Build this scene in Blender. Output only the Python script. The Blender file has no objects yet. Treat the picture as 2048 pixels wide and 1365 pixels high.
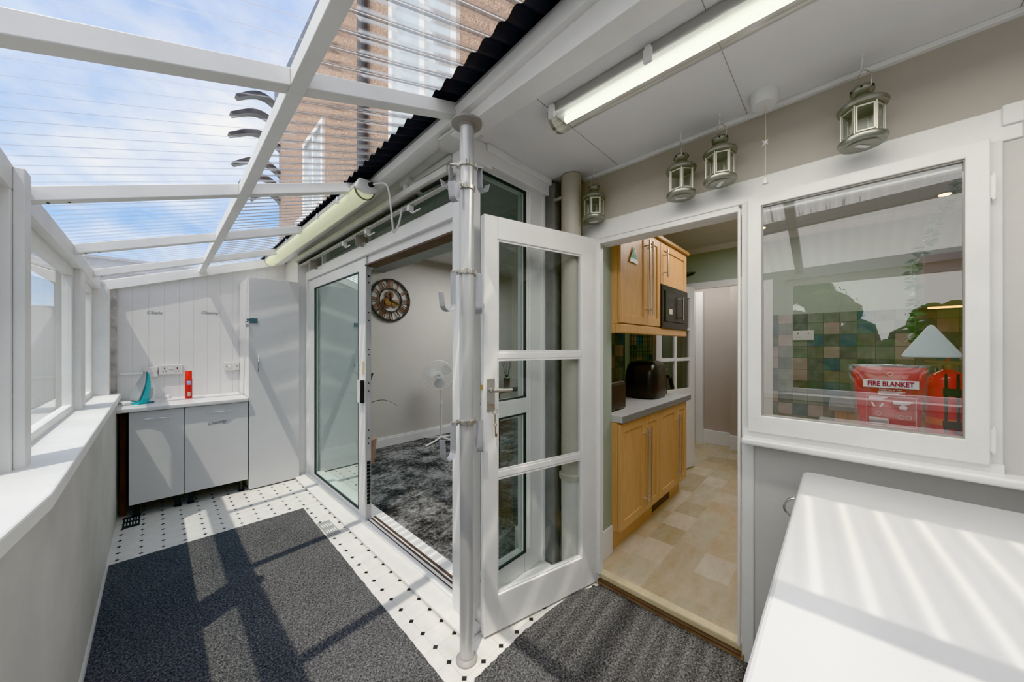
import bpy, bmesh, math, random
from mathutils import Vector, Matrix, noise
random.seed(7)
PI = math.pi
sc = bpy.context.scene
C = sc.collection

# ------------------------------------------------------------------ materials
def nt(name):
    m = bpy.data.materials.new(name); m.use_nodes = True
    n = m.node_tree; n.nodes.clear()
    return m, n, n.nodes.new('ShaderNodeOutputMaterial')

def L(n, a, b): n.links.new(a, b)

def math_(n, op, a, b=None, c=None):
    x = n.nodes.new('ShaderNodeMath'); x.operation = op
    for i, v in enumerate((a, b, c)):
        if v is None: continue
        if isinstance(v, (int, float)): x.inputs[i].default_value = v
        else: L(n, v, x.inputs[i])
    return x.outputs[0]

def ramp(n, fac, stops, interp='LINEAR'):
    r = n.nodes.new('ShaderNodeValToRGB'); r.color_ramp.interpolation = interp
    e = r.color_ramp.elements
    while len(e) < len(stops): e.new(0.5)
    for i, (p, c) in enumerate(stops):
        e[i].position = p; e[i].color = (*c, 1) if len(c) == 3 else c
    L(n, fac, r.inputs[0]); return r.outputs[0]

def mixc(n, fac, a, b, mode='MIX'):
    x = n.nodes.new('ShaderNodeMix'); x.data_type = 'RGBA'; x.blend_type = mode
    for i, v in ((0, fac), (6, a), (7, b)):
        if isinstance(v, (int, float)): x.inputs[i].default_value = v
        elif isinstance(v, tuple): x.inputs[i].default_value = (*v, 1)
        else: L(n, v, x.inputs[i])
    return x.outputs[2]

def coords(n):
    t = n.nodes.new('ShaderNodeTexCoord'); return t.outputs['Object']

def noise_(n, vec, scale, detail=3, rough=.55, scl=None):
    if scl:
        mp = n.nodes.new('ShaderNodeMapping'); mp.inputs['Scale'].default_value = scl
        L(n, vec, mp.inputs[0]); vec = mp.outputs[0]
    x = n.nodes.new('ShaderNodeTexNoise'); x.inputs['Scale'].default_value = scale
    x.inputs['Detail'].default_value = detail; x.inputs['Roughness'].default_value = rough
    L(n, vec, x.inputs['Vector']); return x.outputs[0]

def bump(n, h, strength, dist=.01):
    b = n.nodes.new('ShaderNodeBump'); b.inputs['Strength'].default_value = strength
    b.inputs['Distance'].default_value = dist; L(n, h, b.inputs['Height']); return b.outputs[0]

def bsdf(n, out, rough=.5, metal=0, spec=.5):
    b = n.nodes.new('ShaderNodeBsdfPrincipled')
    b.inputs['Roughness'].default_value = rough; b.inputs['Metallic'].default_value = metal
    b.inputs['Specular IOR Level'].default_value = spec
    L(n, b.outputs[0], out.inputs[0]); return b

def M(name, col, rough=.5, metal=0, var=.06, vs=6, bmp=0, bs=60, scl=None, spec=.5, emit=0, coat=0):
    m, n, out = nt(name); b = bsdf(n, out, rough, metal, spec)
    v = coords(n); f = noise_(n, v, vs, 4, .6, scl)
    lo = tuple(c * (1 - var) for c in col); hi = tuple(min(1, c * (1 + var)) for c in col)
    c = ramp(n, f, [(.3, lo), (.7, hi)]); L(n, c, b.inputs['Base Color'])
    if bmp: L(n, bump(n, noise_(n, v, bs, 3, .5, scl), bmp, .004), b.inputs['Normal'])
    if emit:
        L(n, c, b.inputs['Emission Color']); b.inputs['Emission Strength'].default_value = emit
    b.inputs['Coat Weight'].default_value = coat
    return m

def schlick(n, f0, mult=1):
    g = n.nodes.new('ShaderNodeNewGeometry'); d = n.nodes.new('ShaderNodeVectorMath'); d.operation = 'DOT_PRODUCT'
    L(n, g.outputs['Incoming'], d.inputs[0]); L(n, g.outputs['Normal'], d.inputs[1])
    c = math_(n, 'ABSOLUTE', d.outputs['Value'])
    p = math_(n, 'POWER', math_(n, 'SUBTRACT', 1.0, c), 4.2)
    return math_(n, 'MINIMUM', math_(n, 'MULTIPLY', math_(n, 'ADD', math_(n, 'MULTIPLY', p, 1 - f0), f0), mult), 1.0)

def glass(name, tint=(.93, .96, .95), f0=.07, mult=1, rough=.0, gc=(1, 1, 1)):
    m, n, out = nt(name)
    t = n.nodes.new('ShaderNodeBsdfTransparent'); t.inputs[0].default_value = (*tint, 1)
    g = n.nodes.new('ShaderNodeBsdfGlossy'); g.inputs['Roughness'].default_value = rough; g.inputs[0].default_value = (*gc, 1)
    x = n.nodes.new('ShaderNodeMixShader'); L(n, schlick(n, f0, mult), x.inputs[0])
    L(n, t.outputs[0], x.inputs[1]); L(n, g.outputs[0], x.inputs[2]); L(n, x.outputs[0], out.inputs[0])
    return m

WHITE = M('white_gloss_paint', (.82, .81, .80), .35, var=.04, vs=5, bmp=.12, bs=40)
WOODW = M('white_painted_wood', (.80, .795, .78), .45, var=.06, vs=4, bmp=.12, bs=14)
OLDW = M('old_cream_paint', (.68, .67, .64), .5, var=.1, vs=4, bmp=.25, bs=30)
UPVC = M('white_upvc', (.84, .84, .84), .3, var=.02)
CABW = M('white_melamine', (.62, .62, .63), .35, var=.015)
CABE = M('white_edge', (.78, .77, .76), .35, var=.02)
TOPW = M('white_laminate', (.64, .64, .645), .28, var=.02, vs=3)
CEIL = M('ceiling_board', (.80, .79, .80), .5, var=.02)
ALU = M('brushed_aluminium', (.60, .60, .60), .42, .55, var=.05, vs=3, scl=(20, 20, .4))
NICK = M('satin_nickel', (.55, .52, .48), .35, .9, var=.06)
HOOKM = M('grey_coated_strap', (.42, .43, .46), .4, .3, var=.03)
GREYP = M('grey_plastic', (.36, .34, .32), .5, var=.04)
CHROME = M('chrome', (.7, .7, .7), .15, 1, var=.02)
STEEL = M('brushed_steel', (.6, .59, .57), .28, .95, var=.03)
BLACK = M('black_plastic', (.012, .012, .013), .28, var=.1)
BLACKM = M('black_matt', (.02, .02, .02), .6, var=.1)
RUBBER = M('black_rubber_gasket', (.03, .035, .035), .5)
DARKW = M('dark_brown_wood', (.06, .03, .02), .7, var=.4, vs=5, bmp=.3)
LANT = M('pewter_green_metal', (.31, .31, .275), .34, .8, var=.12, vs=12)
LANTE = M('pale_metal_edge', (.52, .51, .44), .4, .5, var=.05)
STICK = M('white_label', (.8, .8, .8), .5)
TAUPE = M('taupe_wall_paint', (.46, .42, .375), .75, var=.04, vs=2.5, bmp=.2, bs=40)
GREYW = M('grey_wall_paint', (.60, .585, .56), .7, var=.05, vs=2, bmp=.25, bs=40)
LWALL = M('pale_grey_masonry', (.54, .525, .505), .75, var=.12, vs=2.2, bmp=.35, bs=18)
LNGW = M('lounge_wall_paint', (.56, .53, .49), .8, var=.02)
GREEN = M('sage_green_paint', (.36, .41, .34), .75, var=.03)
PINKW = M('hall_wall_paint', (.46, .40, .37), .75, var=.02)
PIPE = M('cream_pipe', (.46, .43, .37), .45, var=.04, vs=3)
FLUE = M('grey_wrapping', (.22, .22, .22), .7, var=.2, vs=6, bmp=.6, bs=12)
OAKC = None
RED = M('red_plastic', (.62, .02, .015), .3, var=.08)
REDB = M('bright_red_film', (.75, .03, .03), .25, var=.15, vs=10, bmp=.6, bs=14)
TEAL = M('teal_plastic', (.02, .42, .47), .2, var=.06)
TEALD = M('dark_teal', (.01, .12, .16), .25)
GREYS = M('grey_soleplate', (.34, .36, .38), .3, .5, var=.05)
WPL = M('white_plastic', (.78, .78, .77), .35, var=.02)
SOCK = M('socket_plastic', (.66, .64, .62), .35, var=.02)
BRASS = M('old_brass', (.35, .25, .14), .35, .9)
CORK = M('brass_latch', (.5, .33, .12), .4, .8)
TRACK = M('dark_track', (.10, .07, .06), .5, .4, var=.3)
WRITE = M('grey_script_vinyl', (.16, .16, .17), .5)
SLATE = M('grey_worktop', (.52, .51, .50), .35, var=.08, vs=60)
SLATEE = M('grey_worktop_edge', (.22, .22, .22), .45, var=.06, vs=40)
LEAF = M('green_leaf', (.10, .2, .08), .5, var=.5, vs=9)
HEDGE = M('hedge_leaf', (.035, .075, .02), .6, var=.6, vs=3)
BROWN = M('bronze_metal', (.075, .038, .028), .4, .6, var=.5, vs=14)
SIGN = M('pale_blue_sign', (.62, .72, .75), .3, var=.05)
GRN = M('green_sticker', (.02, .25, .12), .5)
RENDERW = M('white_render', (.62, .61, .58), .8, var=.06, vs=1.5, bmp=.2, bs=30)
CONC = M('concrete_paving', (.34, .33, .31), .85, var=.15, vs=3, bmp=.2)
SOFFD = M('dark_slate', (.03, .032, .04), .35, var=.3, vs=8)
OFFW = M('white_frame_far', (.8, .8, .8), .4)
PANEF = glass('far_window_glass', (.5, .55, .6), .35)
GLASS = glass('clear_glass', (.93, .96, .95), .05)
KGLASS = glass('kitchen_window_glass', (.90, .92, .91), .17, 1.25)
SGLASS = glass('sliding_door_glass', (.50, .64, .61), .3, 1.5, 0, (.84, .97, .94))
DGLASS = glass('tinted_double_glazing', (.55, .6, .58), .08)
LGLASS = glass('side_window_glass', (.92, .96, .97), .06, 1)
FILM = glass('clear_plastic_film', (.9, .9, .9), .12, 1.2, .1)
MESH = glass('fan_mesh', (.86, .86, .86), .05)

def wood_oak():
    m, n, out = nt('oak_veneer'); b = bsdf(n, out, .38)
    v = coords(n); f = noise_(n, v, 6, 6, .6, (9, 9, .55))
    f2 = noise_(n, v, 30, 3, .6, (6, 6, .3))
    c = mixc(n, .45, ramp(n, f, [(.3, (.52, .25, .11)), (.7, (.70, .39, .20))]), ramp(n, f2, [(.3, (.48, .23, .10)), (.7, (.74, .43, .23))]))
    L(n, c, b.inputs['Base Color']); return m
OAK = wood_oak()

def boards(name, col, pitch, axis=0, width=.05, off=0.0, rough=.5):
    m, n, out = nt(name); b = bsdf(n, out, rough)
    v = coords(n); s = n.nodes.new('ShaderNodeSeparateXYZ'); L(n, v, s.inputs[0])
    f = math_(n, 'FRACT', math_(n, 'MULTIPLY', math_(n, 'ADD', s.outputs[axis], off), 1 / pitch))
    g = math_(n, 'LESS_THAN', math_(n, 'ABSOLUTE', math_(n, 'SUBTRACT', f, .5)), width)
    nz = noise_(n, v, 5, 4, .6)
    fade = math_(n, 'MULTIPLY', g, math_(n, 'MINIMUM', math_(n, 'MULTIPLY', noise_(n, v, 6, 3, .5, (1, 1, .4)), .75), 1))
    c = mixc(n, fade, ramp(n, nz, [(.3, tuple(x * .95 for x in col)), (.7, col)]), tuple(x * .35 for x in col))
    L(n, c, b.inputs['Base Color'])
    L(n, bump(n, math_(n, 'SUBTRACT', math_(n, 'MULTIPLY', nz, .1), g), .5, .003), b.inputs['Normal'])
    return m
BOARD = boards('white_tongue_and_groove', (.74, .73, .72), .1, 0, .012)
KCEIL = boards('kitchen_ceiling_boards', (.62, .61, .58), .16, 0, .02)

def tile_floor():
    m, n, out = nt('white_vinyl_with_black_diamonds'); b = bsdf(n, out, .3)
    v = coords(n); s = n.nodes.new('ShaderNodeSeparateXYZ'); L(n, v, s.inputs[0])
    P = .1054
    def cell(o, off):
        f = math_(n, 'FRACT', math_(n, 'MULTIPLY', math_(n, 'ADD', o, off), 1 / P))
        return math_(n, 'MULTIPLY', math_(n, 'ABSOLUTE', math_(n, 'SUBTRACT', f, .5)), P)
    ax = cell(s.outputs[0], .177 + P * 10.5); ay = cell(s.outputs[1], -3.328 + P * 50.5)
    dia = math_(n, 'LESS_THAN', math_(n, 'ADD', ax, ay), .0138)
    ln = math_(n, 'LESS_THAN', math_(n, 'MINIMUM', ax, ay), .0011)
    nz = noise_(n, v, 14, 3)
    base = ramp(n, nz, [(.3, (.66, .645, .61)), (.7, (.74, .725, .70))])
    c = mixc(n, math_(n, 'MULTIPLY', ln, .5), base, (.35, .33, .31))
    c = mixc(n, dia, c, (.015, .015, .015)); L(n, c, b.inputs['Base Color'])
    return m
TILEF = tile_floor()

def carpet(name, lo, hi, big=.5, fine=260, flat=False):
    m, n, out = nt(name); b = bsdf(n, out, .95, 0, .15)
    v = coords(n)
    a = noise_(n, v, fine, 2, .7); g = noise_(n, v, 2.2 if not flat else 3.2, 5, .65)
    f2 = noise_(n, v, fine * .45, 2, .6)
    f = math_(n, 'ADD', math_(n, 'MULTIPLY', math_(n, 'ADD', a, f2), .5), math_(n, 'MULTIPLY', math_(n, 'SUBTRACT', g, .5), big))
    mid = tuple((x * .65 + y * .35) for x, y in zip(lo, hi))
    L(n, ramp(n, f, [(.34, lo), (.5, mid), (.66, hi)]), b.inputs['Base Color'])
    L(n, bump(n, a, 1, .008), b.inputs['Normal']); return m
RUG = carpet('charcoal_flecked_rug', (.020, .020, .021), (.29, .29, .295), .10, 240)
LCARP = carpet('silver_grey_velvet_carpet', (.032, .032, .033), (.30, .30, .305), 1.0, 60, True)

def stone_floor():
    m, n, out = nt('sandstone_vinyl'); b = bsdf(n, out, .32)
    v = coords(n); s = n.nodes.new('ShaderNodeSeparateXYZ'); L(n, v, s.inputs[0])
    ry = math_(n, 'MULTIPLY', math_(n, 'ADD', s.outputs[1], .07), 1 / .17); row = math_(n, 'FLOOR', ry)
    wr = n.nodes.new('ShaderNodeTexWhiteNoise'); wr.noise_dimensions = '1D'; L(n, row, wr.inputs['W'])
    cx = math_(n, 'ADD', math_(n, 'MULTIPLY', s.outputs[0], 1 / .25), math_(n, 'MULTIPLY', wr.outputs[0], 3))
    cb = n.nodes.new('ShaderNodeCombineXYZ'); L(n, math_(n, 'FLOOR', cx), cb.inputs[0]); L(n, row, cb.inputs[1])
    wn = n.nodes.new('ShaderNodeTexWhiteNoise'); wn.noise_dimensions = '2D'; L(n, cb.outputs[0], wn.inputs[0])
    c = ramp(n, wn.outputs[0], [(0, (.50, .36, .22)), (.17, (.34, .27, .16)), (.34, (.58, .48, .36)), (.5, (.42, .32, .20)), (.67, (.60, .52, .42)), (.84, (.46, .40, .29))], 'CONSTANT')
    nz = noise_(n, v, 7, 5, .65, (1, 2.5, 1))
    c = mixc(n, .42, c, ramp(n, nz, [(.3, (.42, .28, .16)), (.5, (.54, .45, .33)), (.75, (.68, .62, .54))]))
    L(n, c, b.inputs['Base Color']); return m
STONE = stone_floor()

def mosaic(name, u, w, size, pal, size2=None):
    m, n, out = nt(name); b = bsdf(n, out, .25)
    v = coords(n); s = n.nodes.new('ShaderNodeSeparateXYZ'); L(n, v, s.inputs[0])
    a = math_(n, 'MULTIPLY', s.outputs[u], 1 / size); c_ = math_(n, 'MULTIPLY', s.outputs[w], 1 / (size2 or size))
    cb = n.nodes.new('ShaderNodeCombineXYZ'); L(n, math_(n, 'FLOOR', a), cb.inputs[0]); L(n, math_(n, 'FLOOR', c_), cb.inputs[1])
    wn = n.nodes.new('ShaderNodeTexWhiteNoise'); wn.noise_dimensions = '2D'; L(n, cb.outputs[0], wn.inputs[0])
    c = ramp(n, wn.outputs[0], [(i / len(pal), p) for i, p in enumerate(pal)], 'CONSTANT')
    c = mixc(n, .35, c, ramp(n, noise_(n, v, 12, 4), [(.3, (.12, .13, .11)), (.7, (.42, .40, .36))]))
    e1 = math_(n, 'ABSOLUTE', math_(n, 'SUBTRACT', math_(n, 'FRACT', a), .5)); e2 = math_(n, 'ABSOLUTE', math_(n, 'SUBTRACT', math_(n, 'FRACT', c_), .5))
    g = math_(n, 'GREATER_THAN', math_(n, 'MAXIMUM', e1, e2), .48)
    L(n, mixc(n, g, c, (.10, .10, .09)), b.inputs['Base Color']); return m
PAL = [(.05, .09, .08), (.40, .30, .27), (.14, .18, .14), (.03, .10, .14), (.20, .24, .19), (.09, .10, .07), (.42, .33, .29), (.06, .08, .08), (.16, .14, .10)]
MOSY = mosaic('slate_wall_tiles', 0, 2, .165, PAL, .115)
MOSX = mosaic('slate_wall_tiles_far', 1, 2, .105, PAL)

def pebble():
    m, n, out = nt('pebbledash'); b = bsdf(n, out, .9)
    v = coords(n); f = noise_(n, v, 70, 3, .8)
    L(n, ramp(n, f, [(.35, (.22, .13, .09)), (.5, (.42, .27, .20)), (.65, (.60, .44, .34))]), b.inputs['Base Color'])
    L(n, bump(n, f, .8, .01), b.inputs['Normal']); return m
PEB = pebble()

def roofmat():
    m, n, out = nt('clear_corrugated_plastic')
    v = coords(n); s = n.nodes.new('ShaderNodeSeparateXYZ'); L(n, v, s.inputs[0])
    ph = math_(n, 'FRACT', math_(n, 'MULTIPLY', s.outputs[1], 1 / PITCH))
    d = math_(n, 'ABSOLUTE', math_(n, 'SUBTRACT', ph, .62))
    line = math_(n, 'SUBTRACT', 1.0, math_(n, 'MINIMUM', math_(n, 'MULTIPLY', d, 15.0), 1.0))  # bright streak of each corrugation drawn as a white line
    shade = math_(n, 'MULTIPLY', math_(n, 'ADD', math_(n, 'SINE', math_(n, 'MULTIPLY', ph, 2 * PI)), 1), .5)
    t = n.nodes.new('ShaderNodeBsdfTransparent')
    tc = ramp(n, shade, [(0, (.74, .75, .77)), (.84, (.78, .79, .81)), (.96, (1, 1, 1))])  # narrow clear bands stand in for sunlight focused by the corrugations
    tl = ramp(n, shade, [(0, (.84, .85, .87)), (.5, (.87, .875, .89)), (1, (.90, .905, .915))])
    L(n, mixc(n, math_(n, 'GREATER_THAN', s.outputs[0], .3), tl, tc), t.inputs[0])
    g = n.nodes.new('ShaderNodeBsdfGlossy'); g.inputs['Roughness'].default_value = .08
    rf = n.nodes.new('ShaderNodeBsdfRefraction'); rf.inputs['IOR'].default_value = 1.16; rf.inputs['Roughness'].default_value = .02
    rf.inputs[0].default_value = (.96, .96, 1, 1)
    tm = n.nodes.new('ShaderNodeMixShader'); pk = ramp(n, shade, [(.80, (1, 1, 1)), (.95, (0, 0, 0))])
    L(n, math_(n, 'MULTIPLY', math_(n, 'MULTIPLY', math_(n, 'GREATER_THAN', s.outputs[0], .3), .5), pk), tm.inputs[0])
    L(n, t.outputs[0], tm.inputs[1]); L(n, rf.outputs[0], tm.inputs[2]); t = tm
    x = n.nodes.new('ShaderNodeMixShader'); L(n, schlick(n, .045, .7), x.inputs[0])
    L(n, t.outputs[0], x.inputs[1]); L(n, g.outputs[0], x.inputs[2])
    tr = n.nodes.new('ShaderNodeBsdfTranslucent'); tr.inputs[0].default_value = (.92, .92, .95, 1)
    df = n.nodes.new('ShaderNodeBsdfDiffuse'); df.inputs[0].default_value = (.8, .8, .82, 1)
    ad = n.nodes.new('ShaderNodeMixShader'); ad.inputs[0].default_value = .35
    L(n, tr.outputs[0], ad.inputs[1]); L(n, df.outputs[0], ad.inputs[2])
    g2 = schlick(n, 0.0, 1)
    dirt = math_(n, 'MULTIPLY', noise_(n, v, 3, 5, .7, (.3, 1, 1)), .035)
    fac = math_(n, 'ADD', math_(n, 'ADD', math_(n, 'MULTIPLY', line, math_(n, 'ADD', .04, math_(n, 'MULTIPLY', math_(n, 'GREATER_THAN', s.outputs[0], .3), .55))), dirt), math_(n, 'MULTIPLY', g2, .14))
    y = n.nodes.new('ShaderNodeMixShader'); L(n, math_(n, 'MINIMUM', fac, .8), y.inputs[0])
    L(n, x.outputs[0], y.inputs[1]); L(n, ad.outputs[0], y.inputs[2]); L(n, y.outputs[0], out.inputs[0])
    return m
PITCH = .076
ROOFM = roofmat()

def emis(name, col, st, mixrough=False):
    m, n, out = nt(name); b = bsdf(n, out, .3)
    b.inputs['Base Color'].default_value = (*col, 1)
    b.inputs['Emission Color'].default_value = (*col, 1); b.inputs['Emission Strength'].default_value = st
    return m
TUBE = emis('lit_tube', (.92, .97, .97), 2.4)
YEL = emis('yellowed_glow_diffuser', (.76, .80, .56), .26)  # weak glow put into the diffuser material; this batten is unlit
DOWN = emis('downlight_glow', (1, .72, .4), 14)
DIFF = glass('clear_ribbed_diffuser', (.88, .88, .84), .12, 1.2, .1)

# ------------------------------------------------------------------ geometry helpers
class MB:
    def __init__(s): s.b = bmesh.new(); s.n = 0
    def quad(s, *ps):
        vs = [s.b.verts.new(p) for p in ps]; s.b.faces.new(vs); return s
    def hexa(s, p):  # p: 8 points, bottom 4 ccw then top 4
        v = [s.b.verts.new(q) for q in p]
        for f in ((3, 2, 1, 0), (4, 5, 6, 7), (0, 1, 5, 4), (1, 2, 6, 5), (2, 3, 7, 6), (3, 0, 4, 7)):
            s.b.faces.new([v[i] for i in f])
        return s
    def box(s, x0, x1, y0, y1, z0, z1, mat=None):
        x0, x1 = sorted((x0, x1)); y0, y1 = sorted((y0, y1)); z0, z1 = sorted((z0, z1))
        e = min(s.n * .00013, .002); s.n += 1; x0 -= e; x1 += e; y0 -= e; y1 += e; z0 -= e; z1 += e
        p = [Vector(q) for q in ((x0, y0, z0), (x1, y0, z0), (x1, y1, z0), (x0, y1, z0), (x0, y0, z1), (x1, y0, z1), (x1, y1, z1), (x0, y1, z1))]
        if mat: p = [mat @ q for q in p]
        return s.hexa(p)
    def bar(s, a, b, w, h, up=(0, 0, 1)):
        a, b = Vector(a), Vector(b); d = (b - a).normalized(); u = Vector(up)
        r = d.cross(u).normalized(); u = r.cross(d).normalized()
        p = []
        for q in (a, b):
            p.append([q - r * w / 2 - u * h / 2, q + r * w / 2 - u * h / 2, q + r * w / 2 + u * h / 2, q - r * w / 2 + u * h / 2])
        return s.hexa([p[0][0], p[0][1], p[1][1], p[1][0], p[0][3], p[0][2], p[1][2], p[1][3]])
    def rings(s, rs, cap=True, closed=True):
        V = [[s.b.verts.new(p) for p in r] for r in rs]
        m = len(V[0])
        for i in range(len(V) - 1):
            for j in range(m if closed else m - 1):
                k = (j + 1) % m
                s.b.faces.new((V[i][j], V[i][k], V[i + 1][k], V[i + 1][j]))
        if cap and closed:
            s.b.faces.new(V[0][::-1]); s.b.faces.new(V[-1])
        return s
    def tube(s, pts, r, seg=10, cap=True):
        pts = [Vector(p) for p in pts]; rs = []; n = len(pts)
        R = r if isinstance(r, (list, tuple)) else [r] * n
        prev = None
        for i, p in enumerate(pts):
            d = (pts[min(i + 1, n - 1)] - pts[max(i - 1, 0)]).normalized()
            if prev is None:
                a = Vector((0, 0, 1)) if abs(d.z) < .9 else Vector((1, 0, 0))
                u = d.cross(a).normalized()
            else:
                u = (prev - d * prev.dot(d)).normalized()
            prev = u; w = d.cross(u)
            rs.append([p + (u * math.cos(2 * PI * k / seg) + w * math.sin(2 * PI * k / seg)) * R[i] for k in range(seg)])
        return s.rings(rs, cap)
    def lathe(s, c, prof, seg=24, mat=None):
        rs = []
        for r, z in prof:
            q = [Vector((max(r, 1e-4) * math.cos(2 * PI * k / seg), max(r, 1e-4) * math.sin(2 * PI * k / seg), z)) for k in range(seg)]
            q = [(mat @ p if mat else p) + Vector(c) for p in q]; rs.append(q)
        return s.rings(rs)
    def ribbon(s, pts, w, t, wdir):
        wdir = Vector(wdir).normalized(); pts = [Vector(p) for p in pts]; rs = []; n = len(pts)
        for i, p in enumerate(pts):
            d = (pts[min(i + 1, n - 1)] - pts[max(i - 1, 0)]).normalized(); u = d.cross(wdir).normalized()
            rs.append([p - wdir * w / 2 - u * t / 2, p + wdir * w / 2 - u * t / 2, p + wdir * w / 2 + u * t / 2, p - wdir * w / 2 + u * t / 2])
        return s.rings(rs)
    def prism(s, poly, o, ux, uy, dep):
        o, ux, uy, dep = Vector(o), Vector(ux), Vector(uy), Vector(dep)
        a = [o + ux * x + uy * y for x, y in poly]
        return s.rings([a, [p + dep for p in a]])

def obj(name, mb, mat, parent=None, bevel=0, smooth=False, world=True, seg=2):
    me = bpy.data.meshes.new(name)
    off = Vector((0, 0, 0))
    p = parent
    if world:
        while p is not None: off += p.location; p = p.parent
    bmesh.ops.recalc_face_normals(mb.b, faces=mb.b.faces)
    if off.length: bmesh.ops.translate(mb.b, verts=mb.b.verts, vec=-off)
    mb.b.to_mesh(me); mb.b.free()
    for m in (mat if isinstance(mat, list) else [mat]): me.materials.append(m)
    o = bpy.data.objects.new(name, me); C.objects.link(o); o.parent = parent
    if bevel:
        bv = o.modifiers.new('b', 'BEVEL'); bv.width = bevel; bv.segments = seg; bv.limit_method = 'ANGLE'; bv.angle_limit = .6
        bv.harden_normals = False
    if smooth:
        for f in me.polygons: f.use_smooth = True
        me.set_sharp_from_angle(angle=.7)
    return o

def text(name, body, size, loc, rot, mat, parent=None, ext=.0004, shear=0, align='CENTER', sx=1, bold=0):
    cu = bpy.data.curves.new(name, 'FONT'); cu.body = body; cu.size = size; cu.offset = bold; cu.extrude = ext; cu.shear = shear
    cu.align_x = align; cu.align_y = 'CENTER'; cu.materials.append(mat)
    tmp = bpy.data.objects.new(name + '_src', cu); C.objects.link(tmp); bpy.context.view_layer.update()
    me = bpy.data.meshes.new_from_object(tmp.evaluated_get(bpy.context.evaluated_depsgraph_get())); me.name = name
    bpy.data.objects.remove(tmp)
    o = bpy.data.objects.new(name, me); C.objects.link(o); o.parent = parent
    off = Vector((0, 0, 0)); p = parent
    while p is not None: off += p.location; p = p.parent
    o.location = Vector(loc) - off; o.rotation_euler = rot; o.scale = (sx, 1, 1); return o
FX = (PI / 2, 0, -PI / 2)   # reads on a face turned to -x
FY = (PI / 2, 0, 0)         # reads on a face turned to -y

def thing(name, label, cat, loc=(0, 0, 0), group=None):
    o = bpy.data.objects.new(name, None); o.empty_display_size = .05; C.objects.link(o); o.location = loc
    o['label'] = label; o['category'] = cat
    if group: o['group'] = group
    return o
def tag(o, label, cat, group=None, kind=None):
    o['label'] = label; o['category'] = cat
    if group: o['group'] = group
    if kind: o['kind'] = kind
    return o
def st(o, label=None):
    o['kind'] = 'structure'
    if label: o['label'] = label
    return o
def sempty(name, loc=(0, 0, 0), label=None):
    o = bpy.data.objects.new(name, None); C.objects.link(o); o.location = loc; o['kind'] = 'structure'
    if label: o['label'] = label
    return o

# ------------------------------------------------------------------ roof frame values
def lerp(x, xs, ys):
    if x <= xs[0]: return ys[0]
    for i in range(len(xs) - 1):
        if x <= xs[i + 1]: return ys[i] + (ys[i + 1] - ys[i]) * (x - xs[i]) / (xs[i + 1] - xs[i])
    return ys[-1]
def zL(y): return lerp(y, (-2.4, 1.24, 2.19, 3.2, 4.6), (2.14, 2.045, 1.99, 1.985, 1.96)) - .01  # at x=-.33
def zR(y): return lerp(y, (-2.4, .66, 1.24, 2.19, 4.6), (2.72, 2.53, 2.475, 2.435, 2.385))         # at x=.95
def zroof(x, y): return zL(y) + (zR(y) - zL(y)) * (x + .33) / 1.28

Y0, Y1 = -2.3, 4.56
# ------------------------------------------------------------------ structure: floors
st(obj('floor_tiled', MB().box(-.45, 1.13, Y0, 4.6, -.1, 0).box(1.13, 1.8, Y0, 1.29, -.1, 0), TILEF), 'white vinyl floor with small black diamonds')
st(obj('floor_kitchen', MB().box(1.80, 6.2, -2.3, 1.7, -.1, .06), STONE), 'sandstone pattern vinyl floor of the kitchen')
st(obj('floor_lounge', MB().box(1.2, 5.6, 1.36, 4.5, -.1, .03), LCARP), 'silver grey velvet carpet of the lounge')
st(obj('floor_outside', MB().box(-14, -.45, -12, 14, -.2, -.06).box(-.45, 14, 4.75, 14, -.2, -.06), CONC), 'paving outside the left windows')
# threshold
th = sempty('trim_threshold', (1.78, .65, 0), 'worn wooden threshold with marble lip in the kitchen doorway')
obj('marble_lip', MB().box(1.768, 1.82, .305, 1.0, .03, .062), M('cream_marble', (.66, .55, .36), .3, var=.15, vs=8), th, .006)
obj('worn_timber', MB().box(1.752, 1.775, .30, 1.0, 0, .032), M('worn_timber', (.30, .2, .14), .8, var=.5, vs=12, bmp=.4), th, .003)
obj('metal_strip', MB().box(1.745, 1.77, .31, 1.0, .028, .034), TRACK, th)

# ------------------------------------------------------------------ left wall, sill, windows
st(obj('wall_left', MB().rings([[(-.45, y, -.05), (xi, y, -.05), (xi, y, .92), (-.45, y, .92)] for y, xi in ((Y0, -.30), (1.25, -.250), (1.60, -.222), (4.62, -.216))]), LWALL), 'pale grey painted masonry wall below the side windows')
st(obj('trim_sill', MB().rings([[(x, y, z) for x, z in ((-.42, .91), (xi, .908), (xi, .956), (-.42, .960))] for y, xi in ((Y0, -.29), (1.25, -.236), (1.60, -.203), (4.6, -.216))]), WOODW, bevel=.006), 'deep white painted window sill along the left wall')
# wall plate (beam over windows)
m = MB(); ys = [Y0, 1.24, 2.19, 3.2, 4.6]
for a, b in zip(ys[:-1], ys[1:]):
    za, zb = zL(a) - .025, zL(b) - .025
    m.hexa([(-.41, a, za - .085), (-.33, a, za - .085), (-.33, b, zb - .085), (-.41, b, zb - .085), (-.41, a, za - .02), (-.33, a, za), (-.33, b, zb), (-.41, b, zb - .02)])
st(obj('trim_wall_plate', m, WOODW), 'white wall plate beam above the side windows')
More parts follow.
